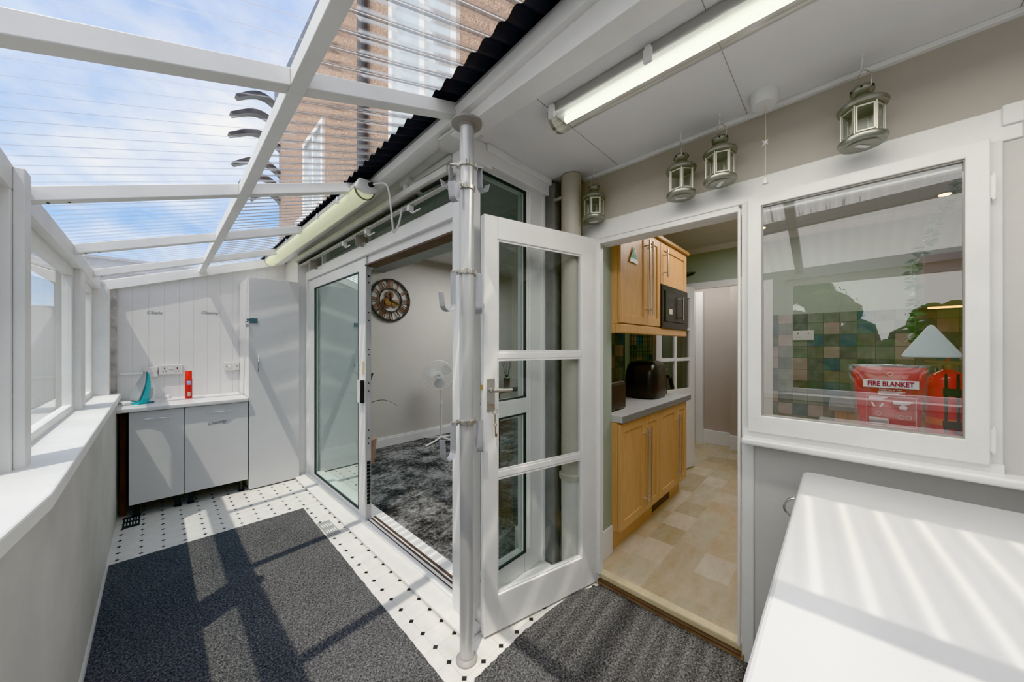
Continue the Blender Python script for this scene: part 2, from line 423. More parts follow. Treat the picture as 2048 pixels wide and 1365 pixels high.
# posts
def post(n, x0, x1, y0, y1):
    zt = (zL(y0) + zL(y1)) / 2 - .10
    st(obj('trim_post', MB().box(x0, x1, y0, y1, .95, zt), WOODW, bevel=.004), n)
post('white timber post between the side windows, its face wide', -.41, -.335, 3.5, 3.69)
post('white corner post where side windows meet the boarded wall', -.41, -.275, 4.40, 4.558)
post('thick white timber post between the two nearest side windows', -.41, -.33, 1.95, 2.08)
st(obj('trim_post', MB().box(-.33, -.305, 1.97, 2.05, .95, zL(2.1) - .02), WOODW, bevel=.004), 'proud square batten on the thick white post')
post('white timber post of the side windows beside the viewpoint', -.41, -.335, .35, .5)
post('white timber post of the side windows behind the viewpoint', -.41, -.335, -1.2, -1.05)
def side_window(i, y0, y1):
    w = sempty('window_%d' % i, (-.4, (y0 + y1) / 2, .95), 'white timber framed side window %s' % ('between the posts' if i > 1 else 'nearest the viewpoint'))
    zt = min(zL(y0), zL(y1)) - .11; f = .05; x0, x1 = -.405, -.365
    obj('window_frame', MB().box(x0, x1, y0, y1, .95, .95 + f).box(x0, x1, y0, y1, zt - f, zt + .03).box(x0, x1, y0, y0 + f, .95, zt).box(x0, x1, y1 - f, y1, .95, zt), WOODW, w, .004)
    obj('pane', MB().quad((-.385, y0 + f, 1), (-.385, y1 - f, 1), (-.385, y1 - f, zt - f), (-.385, y0 + f, zt - f)), LGLASS, w)
side_window(1, .5, 1.95); side_window(2, 2.08, 3.5); side_window(3, 3.69, 4.40); side_window(4, -1.05, .35); side_window(5, -2.25, -1.2)

# ------------------------------------------------------------------ end wall (boarded) with sloping top
m = MB()
m.hexa([(-.45, 4.56, -.05), (1.22, 4.56, -.05), (1.22, 4.66, -.05), (-.45, 4.66, -.05), (-.45, 4.56, zroof(-.45, 4.56)-.02), (1.22, 4.56, zroof(1.22, 4.56) - .02), (1.22, 4.66, zroof(1.22, 4.56) - .02), (-.45, 4.66, zroof(-.45, 4.56)-.02)])
st(obj('wall_end', m, BOARD), 'white tongue and groove boarded end wall')
st(obj('trim_end_rafter', MB().bar((-.30, 4.54, zroof(-.3, 4.54) - .075), (1.0, 4.54, zroof(1.0, 4.54) - .075), .045, .075), WOODW), 'white batten along the sloping top of the end wall')
st(obj('trim_conduit', MB().box(-.275, -.24, 4.53, 4.56, .95, 1.86), M('dirty_trim', (.42, .40, .37), .7, var=.4, vs=12)), 'grubby strip in the corner of the boarded wall')
st(obj('trim_rail', MB().box(-.225, -.02, 4.545, 4.56, 1.115, 1.13), WHITE), 'thin ledge across the boards beside the sockets')
st(obj('wall_pier', MB().box(1.02, 1.13, 4.08, 4.56, 0, 2.40), CABE), 'white strip of wall beside the tall cupboard')
st(obj('wall_behind', MB().box(-.45, 2.0, Y0 - .1, Y0, -.05, 2.9), LNGW), 'plain wall behind the viewpoint')

# ------------------------------------------------------------------ roof: rafters, purlin, sheets
st_r = []
for y, nm in ((-1.75, 'white rafter behind the viewpoint, last'), (-.75, 'white rafter behind the viewpoint'), (.25, 'white rafter overhead of the viewpoint'), (1.245, 'white painted rafter nearest in view, meeting the pole corner'), (2.19, 'white painted rafter second in view'), (3.2, 'white painted rafter third in view'), (4.05, 'white painted rafter close to the end wall')):
    m = MB()
    for x0, x1 in ((-.33, .285), (.327, .96)):
        m.hexa([(x0, y - .027, zroof(x0, y) - .075), (x1, y - .027, zroof(x1, y) - .075), (x1, y + .027, zroof(x1, y) - .075), (x0, y + .027, zroof(x0, y) - .075),
                (x0, y - .027, zroof(x0, y) - .018), (x1, y - .027, zroof(x1, y) - .018), (x1, y + .027, zroof(x1, y) - .018), (x0, y + .027, zroof(x0, y) - .018)])
    r = st(obj('roof_rafter', m, WOODW, bevel=.003), nm)
    for x in (.297, .313, -.29, -.24):
        z = zroof(x, y) - (.0795 if x > 0 else .0755)
        obj('screw_hole', MB().lathe((x, y + (.045 if x > 0 else .005), z - .001), [(.0055, 0), (.0055, .002)], 10), BLACKM, r)
m = MB(); ys = [Y0, -.75, .25, 1.245, 2.19, 3.2, 4.05, 4.53]
for a, b in zip(ys[:-1], ys[1:]):
    A = lambda x, y, d: (x, y, zroof(x, y) - d)
    m.hexa([A(.285, a, .076), A(.327, a, .090), A(.327, b, .090), A(.285, b, .076), A(.285, a, .018), A(.327, a, .018), A(.327, b, .018), A(.285, b, .018)])
st(obj('roof_purlin', m, WOODW, bevel=.002), 'white long purlin running down the middle of the clear roof')
# sheets
def corrug(x0, x1, y0, y1, dz, amp, nx=2, sub=12, ph=0):
    mb = MB(); ny = int((y1 - y0) / PITCH * sub); V = []
    for i in range(nx + 1):
        x = x0 + (x1 - x0) * i / nx
        V.append([mb.b.verts.new((x, y0 + (y1 - y0) * j / ny, zroof(x, y0 + (y1 - y0) * j / ny) + dz + amp * math.cos(2 * PI * (y0 + (y1 - y0) * j / ny) / PITCH + ph))) for j in range(ny + 1)])
    for i in range(nx):
        for j in range(ny): mb.b.faces.new((V[i][j], V[i + 1][j], V[i + 1][j + 1], V[i][j + 1]))
    return mb
st(obj('roof_sheet', corrug(-.50, 1.16, Y0, 4.66, 0, .0085), ROOFM, smooth=True), 'clear corrugated plastic roof sheet')
st(obj('roof_flashing', corrug(.80, 1.16, Y0, 4.66, -.006, .010, ph=.4), M('dark_brown_flashing', (.022, .023, .028), .35, var=.5, vs=10), smooth=True), 'dark corrugated flashing under the top edge of the clear roof')

# fascia / gutter moulding
m = MB(); ysf = [Y0, .66, 1.24, 2.19, 4.56]
rs = []
for y in ysf:
    z = zR(y); prof = [(.95, z - .012), (.915, z - .03), (.905, z - .06), (.92, z - .09 if y > 1.2 else z - .10), (.96, z - .10), (1.0, z - .09), (1.0, z - .01)]
    rs.append([(x, y, zz) for x, zz in prof])
m.rings(rs)
st(obj('trim_fascia', m, WHITE, smooth=True), 'rounded white fascia along the top edge of the clear roof')
st(obj('trim_beam', MB().box(.945, 1.04, Y0, 1.30, 2.345, 2.46), WHITE, bevel=.003), 'boxed white beam beside the flat ceiling')
st(obj('ceiling_flat', MB().box(1.03, 1.80, Y0, 1.29, 2.36, 2.44), CEIL), 'flat white board ceiling')
m = MB()
for y in (.875, .285, -.38): m.box(1.04, 1.765, y - .0006, y + .0006, 2.358, 2.36)
st(obj('trim_ceiling_joints', m, GREYP), 'thin joints between the ceiling boards')
st(obj('trim_ceiling_edge', MB().box(1.745, 1.775, Y0, 1.10, 2.342, 2.36), WHITE, bevel=.003), 'white bead where flat ceiling meets the kitchen wall')
st(obj('roof_flat', MB().box(1.03, 6.2, Y0, 1.29, 2.46, 2.52), SOFFD), 'flat roof over the kitchen')
# soffit and head over sliding door
st(obj('ceiling_soffit', MB().hexa([(.95, 1.30, 2.40), (1.22, 1.30, 2.36), (1.22, 4.56, 2.34), (.95, 4.56, 2.31), (.95, 1.30, 2.43), (1.22, 1.30, 2.43), (1.22, 4.56, 2.41), (.95, 4.56, 2.36)]), OLDW), 'cream painted soffit above the sliding door')
st(obj('trim_soffit_bead', MB().box(1.085, 1.12, 1.45, 4.08, 2.30, 2.37).box(1.06, 1.09, 1.45, 4.08, 2.34, 2.37), OLDW, bevel=.004), 'cream moulding under the soffit')
st(obj('trim_gusset', MB().prism([(0, 0), (.13, .0), (.13, .2), (.06, .24), (0, .17)], (.935, 1.215, 2.352), (1, 0, 0), (0, 1, 0), (0, 0, .012)), OLDW), 'cream plate behind the top of the pole')

# ------------------------------------------------------------------ sliding door
sd = sempty('door_2', (1.12, 2.8, 0), 'white aluminium sliding patio door, left leaf closed, right side open')
xf0, xf1 = 1.09, 1.17
m = MB().box(xf0, xf1, 1.43, 4.08, 2.055, 2.14).box(xf0, xf1, 4.03, 4.08, .03, 2.14).box(xf0 + .03, xf1 + .03, 1.43, 4.03, 1.99, 2.06)
obj('door_frame', m, UPVC, sd, .003)
obj('head_track', MB().box(xf0 + .012, xf1 + .02, 1.43, 2.62, 1.978, 1.99), TRACK, sd)
m = MB().box(1.11, 1.14, 2.61, 4.03, .035, .075).box(1.11, 1.14, 2.61, 4.03, 1.955, 2.05).box(1.11, 1.14, 3.84, 4.03, .035, 2.05).box(1.11, 1.14, 2.62, 2.76, .035, 2.05)
obj('leaf_frame', m, UPVC, sd, .003)
obj('gasket', MB().box(1.108, 1.118, 2.755, 3.845, .07, .078).box(1.108, 1.118, 2.755, 3.845, 1.95, 1.957).box(1.108, 1.118, 3.838, 3.846, .07, 1.957).box(1.108, 1.118, 2.755, 2.762, .07, 1.957), RUBBER, sd)
obj('pane', MB().quad((1.118, 2.76, .075), (1.118, 3.84, .075), (1.118, 3.84, 1.955), (1.118, 2.76, 1.955)), SGLASS, sd)
lk = obj('lock_strip', MB().box(1.105, 1.145, 2.603, 2.621, .035, 2.05), ALU, sd, .002)
m = MB()
for z in (.62, .66, .72, 1.02, 1.08, 1.3, 1.34, 1.56, 1.62, 1.85, 1.9): m.box(1.121, 1.127, 2.598, 2.604, z, z + .007)
for k in range(12): m.box(1.114, 1.134, 2.598, 2.604, .16 + k * .028, .176 + k * .028)
obj('slot', m, BLACKM, lk)
obj('door_handle', MB().box(1.075, 1.108, 2.655, 2.70, .93, 1.105), WPL, sd, .004)
obj('handle_strip', MB().box(1.08, 1.108, 2.64, 2.655, .93, 1.105), BLACKM, sd, .002)
obj('latch', MB().box(1.10, 1.112, 2.64, 2.665, 1.15, 1.25), M('yellowed_plastic', (.72, .58, .36), .5), sd, .002)
# bottom track
m = MB().box(1.085, 1.26, 1.43, 4.08, -.01, .035)
obj('bottom_track', m, UPVC, sd, .002)
obj('track_slot', MB().box(1.145, 1.158, 1.43, 2.62, .035, .037).box(1.17, 1.186, 1.43, 2.62, .035, .038).box(1.12, 1.126, 1.43, 2.62, .035, .037), TRACK, sd)
st(obj('trim_kerb', MB().box(.985, 1.09, 1.24, 4.08, 0, .022), M('white_kerb_paint', (.72, .71, .69), .4, var=.03), bevel=.008), 'white painted kerb at the foot of the sliding door')
st(obj('trim_kerb_return', MB().box(1.09, 1.62, 1.225, 1.36, 0, .075), WHITE, bevel=.004), 'white painted kerb at the foot of the glazed side')
# transom windows above
tw = sempty('window_6', (1.12, 2.8, 2.14), 'dark transom lights above the sliding patio door')
obj('window_frame', MB().box(1.12, 1.18, 1.43, 4.08, 2.14, 2.165).box(1.12, 1.18, 1.43, 4.08, 2.33, 2.36).box(1.115, 1.18, 2.62, 2.66, 2.14, 2.36).box(1.115, 1.18, 3.62, 3.65, 2.14, 2.36).box(1.12, 1.18, 4.03, 4.08, 2.14, 2.36), UPVC, tw, .003)
obj('pane', MB().quad((1.15, 1.43, 2.16), (1.15, 4.05, 2.16), (1.15, 4.05, 2.34), (1.15, 1.43, 2.34)), DGLASS, tw)
# corner post
st(obj('trim_corner_post', MB().box(1.05, 1.117, 1.29, 1.435, .02, 2.36), UPVC, bevel=.004), 'white upvc corner post behind the pole')
st(obj('trim_corner_block', MB().box(1.0, 1.16, 1.25, 1.31, 2.25, 2.36), WHITE, bevel=.003), 'white block at the top of the corner post')
# glazed side panel
gs = sempty('window_7', (1.35, 1.31, 0), 'white upvc side window with dark gasket behind the open door')
obj('window_frame', MB().box(1.462, 1.60, 1.295, 1.36, .075, 2.36).box(1.117, 1.46, 1.30, 1.36, .075, .19).box(1.117, 1.46, 1.285, 1.36, .99, 1.075).box(1.117, 1.60, 1.30, 1.36, 2.25, 2.36).box(1.60, 1.625, 1.28, 1.36, .075, 2.36).box(1.48, 1.50, 1.285, 1.30, .2, 2.25), UPVC, gs, .005)
obj('gasket', MB().box(1.448, 1.463, 1.292, 1.302, .19, .99).box(1.448, 1.463, 1.292, 1.302, 1.075, 2.25).box(1.117, 1.463, 1.292, 1.302, .19, .20).box(1.117, 1.463, 1.292, 1.302, .98, .99).box(1.117, 1.463, 1.292, 1.302, 2.24, 2.25).box(1.117, 1.463, 1.292, 1.302, 1.075, 1.085), RUBBER, gs)
obj('pane', MB().quad((1.117, 1.31, .19), (1.45, 1.31, .19), (1.45, 1.31, .99), (1.117, 1.31, .99)).quad((1.117, 1.31, 1.075), (1.45, 1.31, 1.075), (1.45, 1.31, 2.25), (1.117, 1.31, 2.25)), DGLASS, gs)
st(obj('trim_head_side', MB().box(1.117, 1.63, 1.255, 1.30, 2.27, 2.36).box(1.117, 1.63, 1.235, 1.27, 2.325, 2.36), UPVC, bevel=.005), 'white stepped head above the glazed side window')
st(obj('trim_grey_strip', MB().box(1.625, 1.69, 1.215, 1.29, .075, 2.34), FLUE, bevel=.01), 'dark grey wrinkled strip beside the waste pipe')
# ------------------------------------------------------------------ lounge shell
st(obj('wall_lounge_far', MB().box(1.18, 5.6, 4.36, 4.46, 0, 2.7), LNGW), 'warm grey lounge wall with the clock')
st(obj('baseboard_lounge', MB().box(1.2, 5.5, 4.335, 4.36, .03, .135).box(1.2, 5.5, 4.345, 4.36, .135, .158), CABE, bevel=.003), 'white skirting board in the lounge')
st(obj('ceiling_lounge', MB().box(2.084, 5.6, 1.3, 4.46, 2.62, 2.7), M('lounge_ceiling', (.62, .61, .6), .8)), 'lounge ceiling')
st(obj('ceiling_bulkhead', MB().box(1.2, 2.084, 1.36, 4.36, 2.335, 2.62), M('bulkhead_grey', (.42, .43, .42), .8)), 'dropped grey bulkhead inside the patio door')
st(obj('wall_lounge_right', MB().box(5.5, 5.6, 1.7, 4.46, 0, 2.7), LNGW), 'right hand lounge wall')
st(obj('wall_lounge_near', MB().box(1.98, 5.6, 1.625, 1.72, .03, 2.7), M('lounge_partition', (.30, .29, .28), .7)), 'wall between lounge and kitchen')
st(obj('wall_pier_lounge', MB().box(1.63, 1.99, 1.30, 1.50, .03, 2.36).box(1.93, 1.99, 1.5, 1.625, .03, 2.36), M('pier_paint', (.74, .76, .77), .7)), 'white wall pier seen through the glazed side window')
st(obj('baseboard_pier', MB().box(1.605, 1.63, 1.32, 1.52, .03, .19), CABE, bevel=.003), 'tall white skirting on the wall pier')

# ------------------------------------------------------------------ kitchen wall with door and window openings
m = MB()
m.box(1.77, 2.0, 1.045, 1.30, 0, 2.36)
m.box(1.77, 2.0, -2.3, 1.045, 2.05, 2.36)
m.box(1.77, 2.0, -2.3, -.35, 0, 2.05)
m.box(1.77, 2.0, -.35, .268, 0, .96)
st(obj('wall_kitchen_upper', MB().box(1.766, 1.772, -2.3, 1.30, 2.06, 2.36), TAUPE), 'taupe painted wall above door and window')
st(obj('wall_kitchen', m, GREYW), 'grey painted kitchen wall')
st(obj('trim_door_casing', MB().box(1.762, 1.79, -.39, 1.115, 1.985, 2.085).box(1.768, 1.86, .32, 1.0, 1.955, 1.99).box(1.762, 1.815, 1.0, 1.045, 0, 1.99).box(1.766, 1.79, -.354, .285, 1.93, 1.99)
       .box(1.762, 1.86, .265, .308, 0, 1.99).box(1.762, 1.80, -.354, -.30, .98, 1.99).box(1.755, 1.79, -.39, -.352, 2.03, 2.09), WOODW, bevel=.004), 'white painted timber frame around kitchen door and window')
st(obj('trim_window_apron', MB().box(1.750, 1.80, -.354, .30, .975, 1.012), WHITE), 'white strip below the kitchen window casement')
st(obj('trim_casing_bead', MB().box(1.755, 1.768, .99, 1.012, .06, 1.965).box(1.755, 1.768, .312, .322, .06, 1.965).box(1.755, 1.768, .312, 1.01, 1.955, 1.968), WHITE, bevel=.003), 'white stop bead around the kitchen doorway')
st(obj('trim_window_sill', MB().box(1.695, 1.78, -.75, .30, .958, .985), WHITE, bevel=.009, seg=3), 'white window sill under the kitchen window')
st(obj('trim_reveal', MB().box(1.815, 1.998, 1.044, 1.06, .06, 2.36).box(1.86, 2.0, .262, .27, 0, 2.0), GREEN), 'sage green reveal inside the kitchen doorway')
st(obj('baseboard_reveal', MB().box(1.86, 2.0, 1.035, 1.056, .06, .235), CABE, bevel=.004), 'white skirting block inside the kitchen doorway')
kw = sempty('window_8', (1.75, -.02, 1.0), 'white framed kitchen window casement hinged on its right')
x0, x1 = 1.738, 1.766
obj('window_frame', MB().box(x0, x1, -.327, .282, 1.008, 1.079).box(x0, x1, -.327, .282, 1.953, 1.997).box(x0, x1, .236, .282, 1.06, 1.97).box(x0, x1, -.327, -.281, 1.06, 1.97), WOODW, kw, .003)
obj('putty', MB().box(1.746, 1.764, -.284, .238, 1.077, 1.084).box(1.746, 1.764, -.284, .238, 1.948, 1.955).box(1.746, 1.764, .232, .238, 1.08, 1.95).box(1.746, 1.764, -.284, -.279, 1.08, 1.95), GREYP, kw)
obj('pane', MB().quad((1.755, .236, 1.08), (1.755, -.281, 1.08), (1.755, -.281, 1.952), (1.755, .236, 1.952)), KGLASS, kw)
for z in (1.085, 1.85): obj('hinge', MB().box(1.742, 1.766, -.338, -.326, z - .035, z + .035).tube([(1.745, -.334, z - .04), (1.745, -.334, z + .04)], .004), WHITE, kw, .001)

# ------------------------------------------------------------------ open french door
DA = Vector((1.052, 1.19, 0)); DB = Vector((1.76, 1.008, 0)); DD = (DB - DA).normalized(); DN = Vector((-DD.y, DD.x, 0))
DW = (DB - DA).length
DM = Matrix(((DD.x, DN.x, 0, DA.x), (DD.y, DN.y, 0, DA.y), (0, 0, 1, 0), (0, 0, 0, 1)))
dr = sempty('door_1', (1.76, 1.008, 0), 'white glazed timber door with three panes standing open beside the pole')
t0, t1 = 0, .04
m = MB()
m.box(0, .074, t0, t1, .012, 1.985, DM).box(.613, DW, t0, t1, .012, 1.985, DM).box(.074, .613, t0, t1, .012, .185, DM).box(.074, .613, t0, t1, 1.878, 1.985, DM)
obj('door_frame', m, WOODW, dr, .004)
for z in (1.305, .737): obj('glazing_bar', MB().box(.074, .613, .006, .034, z, z + .033, DM), WHITE, dr, .004)
m = MB()
for a, b in ((.185, .737), (.77, 1.305), (1.338, 1.878)):
    m.box(.074, .613, .008, .013, a, a + .008, DM).box(.074, .613, .008, .013, b - .008, b, DM).box(.074, .081, .008, .013, a, b, DM).box(.606, .613, .008, .013, a, b, DM)
obj('glazing_bead', m, WHITE, dr)
for a, b in ((.185, .737), (.77, 1.305), (1.338, 1.878)):
    obj('pane', MB().quad(*[DM @ Vector(p) for p in ((.074, .015, a), (.613, .015, a), (.613, .015, b), (.074, .015, b))]), GLASS, dr)
lp = obj('latch_plate', MB().box(.013, .055, -.004, 0, 1.063, 1.217, DM), NICK, dr, .002)
obj('lever_handle', MB().tube([DM @ Vector(p) for p in ((.034, -.003, 1.163), (.034, -.03, 1.163))], .011, 14).tube([DM @ Vector(p) for p in ((.030, -.032, 1.163), (.06, -.036, 1.162), (.10, -.036, 1.16), (.132, -.033, 1.160))], [.010, .009, .008, .007], 12), NICK, lp, smooth=True)
m = MB()
for x, z in ((.024, 1.207), (.044, 1.207), (.024, 1.072), (.044, 1.072)): m.tube([DM @ Vector((x, -.0055, z)), DM @ Vector((x, -.003, z))], .003, 8)
obj('screw', m, CHROME, lp)
obj('latch_bolt', MB().box(-.006, .002, .012, .028, 1.163, 1.187, DM), CORK, dr)
ky = thing('key_bunch', 'small bunch of old keys hanging from the lock of the open door', 'keys', tuple(DM @ Vector((.036, -.01, 1.095))))
def ring(c, r, t, ax, k=16):
    c = Vector(c); a = Vector(ax).normalized(); u = a.orthogonal().normalized(); w = a.cross(u)
    return [c + (u * math.cos(2 * PI * i / k) + w * math.sin(2 * PI * i / k)) * r for i in range(k + 1)]
obj('key_ring', MB().tube(ring(DM @ Vector((.045, -.022, 1.065)), .013, 0, DN), .0012, 6, False), BRASS, ky, smooth=True)
obj('key', MB().tube([DM @ Vector((.036, -.003, 1.095)), DM @ Vector((.036, -.022, 1.095))], .003, 8).tube(ring(DM @ Vector((.036, -.026, 1.090)), .009, 0, DD), .002, 6, False), BRASS, ky, smooth=True)
obj('key', MB().tube([DM @ Vector(p) for p in ((.048, -.018, 1.05), (.049, -.016, 1.01))], .0022, 6).tube(ring(DM @ Vector((.05, -.016, 1.0)), .007, 0, DN), .0018, 6, False).tube([DM @ Vector(p) for p in ((.05, -.016, .993), (.051, -.016, .945))], .0025, 6).box(.050, .060, -.018, -.014, .945, .957, DM), BRASS, ky)

# ------------------------------------------------------------------ pole with hooks
PX, PY = .938, 1.175
po = thing('garment_pole', 'floor to ceiling aluminium pole with clamped grey strap hooks', 'pole', (PX, PY, 0))
obj('pole', MB().lathe((PX, PY, .02), [(.031, 0), (.031, 2.30)], 28), ALU, po, smooth=True)
obj('foot', MB().lathe((PX, PY, 0), [(.047, 0), (.047, .006), (.040, .014), (.022, .022), (.02, .03), (.02, .04)], 28), GREYP, po, smooth=True)
obj('ceiling_flange', MB().lathe((PX, PY, 2.33), [(.034, -.01), (.034, 0), (.066, .005), (.066, .014)], 28), GREYP, po, smooth=True)
for a in (0, 2.1, 4.2): obj('screw', MB().lathe((PX + .045 * math.cos(a + 3.6), PY + .045 * math.sin(a + 3.6), 2.333), [(.006, 0), (.006, .003)], 8), BLACKM, po)
def clamp(z, dirs, L_, ):
    m = MB()
    m.lathe((PX, PY, z - .009), [(.032, 0), (.038, 0), (.038, .018), (.032, .018)], 24)
    for d in dirs:
        d = Vector((d[0], d[1], 0)).normalized(); p = Vector((PX, PY, z))
        m.bar(p + d * .034, p + d * L_, .016, .008); q = d.cross(Vector((0, 0, 1)))
        m.bar(p + d * .036 - q * .010, p + d * .036 + q * .02, .012, .016)
        m.tube([p + d * .045 + Vector((0, 0, -.014)), p + d * .045 + Vector((0, 0, .012))], .005, 8)
    # front knuckle towards the room
    f = Vector((-.72, -.69, 0)); m.tube([Vector((PX, PY, z - .012)) + f * .038, Vector((PX, PY, z + .012)) + f * .038], .006, 8)
    f = Vector((-.45, -.89, 0)); m.tube([Vector((PX, PY, z - .010)) + f * .038, Vector((PX, PY, z + .014)) + f * .038], .006, 8)
    return obj('clamp', m, NICK, po, .0015)
def hook(cl, z, att, out, drop, r=.028, tip=.035, w=.030):
    a = Vector((att[0], att[1], 0)); o = Vector((out[0], out[1], 0)).normalized(); wd = o.cross(Vector((0, 0, 1)))
    b = Vector((PX, PY, z)) + a
    pts = [b, b + Vector((0, 0, -drop * .5))]
    c = b + Vector((0, 0, -drop + r)) + o * r
    for k in range(9):
        t = PI + PI * k / 8; pts.append(c + o * (r * math.cos(t)) + Vector((0, 0, r * math.sin(t))))
    pts.append(c + o * (r + .006) + Vector((0, 0, tip)))
    obj('hook', MB().ribbon(pts, w, .003, wd), HOOKM, cl, .001)
c1 = clamp(2.155, [(-.72, .5), (.85, -.5)], .072)
hook(c1, 2.155, (.055, -.022), (.9, .1), .095, .022, .02); hook(c1, 2.155, (-.045, .055), (-.3, .9), .09, .02, .02)
c2 = clamp(2.055, [(-.9, -.25)], .06)
hook(c2, 2.055, (-.06, -.012), (-.85, -.35), .085, .022, .05)
c3 = clamp(1.69, [(-.80, .3), (.85, -.1)], .068)
hook(c3, 1.69, (-.058, .02), (-1, -.15), .175, .032, .045); hook(c3, 1.69, (.052, -.02), (.55, .75), .175, .028, .03)
c4 = clamp(1.04, [(-.80, .3), (.85, -.1)], .068)
hook(c4, 1.04, (-.058, .02), (-1, -.3), .15, .034, .06); hook(c4, 1.04, (.058, -.02), (.55, .75), .15, .028, .03)

# ------------------------------------------------------------------ waste pipe
pp = thing('waste_pipe', 'cream soil pipe in the corner beside the kitchen doorway', 'pipe', (1.675, 1.13, 0))
obj('pipe', MB().lathe((1.675, 1.13, .62), [(.058, 0), (.058, 1.735)], 28), PIPE, pp, smooth=True)
obj('lower_pipe', MB().lathe((1.675, 1.13, .078), [(.056, 0), (.059, .5), (.062, .54)], 28), M('white_pipe', (.62, .62, .58), .45), pp, smooth=True)
obj('collar', MB().lathe((1.675, 1.13, .60), [(.062, 0), (.070, .004), (.070, .03), (.062, .036)], 28), PIPE, pp, smooth=True)
obj('bracket', MB().box(1.62, 1.635, 1.13, 1.21, 2.22, 2.235), GREYP, pp)

# ------------------------------------------------------------------ fluorescent fittings
fl = thing('fluorescent_batten', 'lit fluorescent batten with clear diffuser on the flat ceiling', 'light', (1.165, .3, 2.36))
ya, yb = -.9, .862
obj('housing', MB().prism([(-.045, 0), (.045, 0), (.05, -.04), (-.05, -.04)], (1.165, ya, 2.36), (1, 0, 0), (0, 0, 1), (0, yb - ya, 0)), M('grey_housing', (.42, .41, .39), .5), fl, .003)
obj('reflector', MB().box(1.118, 1.212, ya, yb - .02, 2.316, 2.322), WPL, fl)
obj('tube', MB().tube([(1.165, ya, 2.298), (1.165, yb - .05, 2.298)], .0135, 16), TUBE, fl, smooth=True)
m = MB(); rs = []
for y in (ya, yb): rs.append([(1.165 + .062 * math.cos(PI + PI * k / 12), y, 2.318 + .052 * math.sin(PI + PI * k / 12)) for k in range(13)])
m.rings(rs, False, False)
obj('diffuser', m, DIFF, fl, smooth=True)
m = MB(); m.rings([[(1.165 + r * math.cos(PI + PI * k / 12), y, 2.32 + r * .84 * math.sin(PI + PI * k / 12)) for k in range(13)] for r, y in ((.064, yb - .015), (.064, yb), (.058, yb + .002))])
obj('end_cap', m, M('smoky_end_cap', (.30, .29, .26), .3), fl)
for y in (.84, .45, -.1): obj('clip', MB().box(1.098, 1.112, y - .014, y + .014, 2.29, 2.335).box(1.10, 1.13, y - .010, y + .010, 2.325, 2.345), WPL, fl, .003)

yl = thing('fluorescent_batten', 'unlit fluorescent batten with yellowed diffuser hung under the clear roof', 'light', (.88, 3.2, 2.34))
A, B = Vector((.87, 2.06, 2.315)), Vector((.87, 4.50, 2.305))
def along(prof):
    return [[(p.x + x, p.y, p.z + z) for x, z in prof] for p in (A, B)]
obj('housing', MB().rings(along([(-.058, 0), (-.045, .04), (.045, .04), (.058, 0)])), M('cream_housing', (.62, .60, .55), .4), yl, .003)
obj('diffuser', MB().rings(along([(.052 * math.cos(PI + PI * k / 12), .058 * math.sin(PI + PI * k / 12)) for k in range(13)])), YEL, yl, smooth=True)
obj('end_cap', MB().rings([[(.87 + x, y, 2.315 + z) for x, z in [(.060 * math.cos(PI + PI * k / 12), .03 * math.sin(PI + PI * k / 12)) for k in range(13)] + [(.045, .045), (-.045, .045)]] for y in (2.03, 2.075)]), WPL, yl, .003)
m = MB()
m.rings([[(.87 + (.064 * s) * math.cos(PI + PI * k / 12), y, 2.315 + .066 * s * math.sin(PI + PI * k / 12)) for k in range(13)] for s, y in ((.97, 2.066), (.97, 2.074))])
obj('gasket', m, M('smoky_gasket', (.16, .15, .11), .4), yl)
obj('cable_gland', MB().tube([(.885, 2.035, 2.335), (.895, 2.015, 2.335)], .014, 12), BLACKM, yl)
for y in (2.35, 2.75, 3.15, 3.6, 4.05, 4.42): obj('clip', MB().box(.806, .816, y - .010, y + .010, 2.295, 2.335), CHROME, yl, .002)
for y in (2.62, 3.5):
    z = zroof(.82, y) - .01
    obj('hanger', MB().tube([(.835, y, 2.355), (.835, y, 2.39)], .003, 6), BLACKM, yl)
sk = thing('junction_box', 'small white surface box with plug under the soffit', 'socket', (1.07, 1.95, 2.36))
obj('box', MB().box(1.03, 1.085, 1.84, 1.94, 2.345, 2.385), WPL, sk, .003)
obj('plug', MB().tube([(1.05, 1.90, 2.345), (1.05, 1.90, 2.305)], .018, 12), WPL, sk, .002)
pts = []
P4 = [Vector((.897, 2.01, 2.335)), Vector((.93, 1.90, 2.30)), Vector((.975, 1.93, 2.12)), Vector((1.0, 1.96, 2.06)), Vector((1.02, 1.93, 2.12)), Vector((1.035, 1.91, 2.24)), Vector((1.05, 1.90, 2.305))]
def cr(P, n=8):
    P = [P[0]] + P + [P[-1]]; o = []
    for i in range(1, len(P) - 2):
        for k in range(n):
            t = k / n; a, b, c, d = P[i - 1], P[i], P[i + 1], P[i + 2]
            o.append(.5 * ((2 * b) + (c - a) * t + (2 * a - 5 * b + 4 * c - d) * t * t + (3 * b - a - 3 * c + d) * t ** 3))
    return o + [P[-1]]
tag(obj('light_cable', MB().tube(cr(P4), .0055, 8), WPL, smooth=True), 'white cable looping from the yellowed batten to its plug', 'cable')

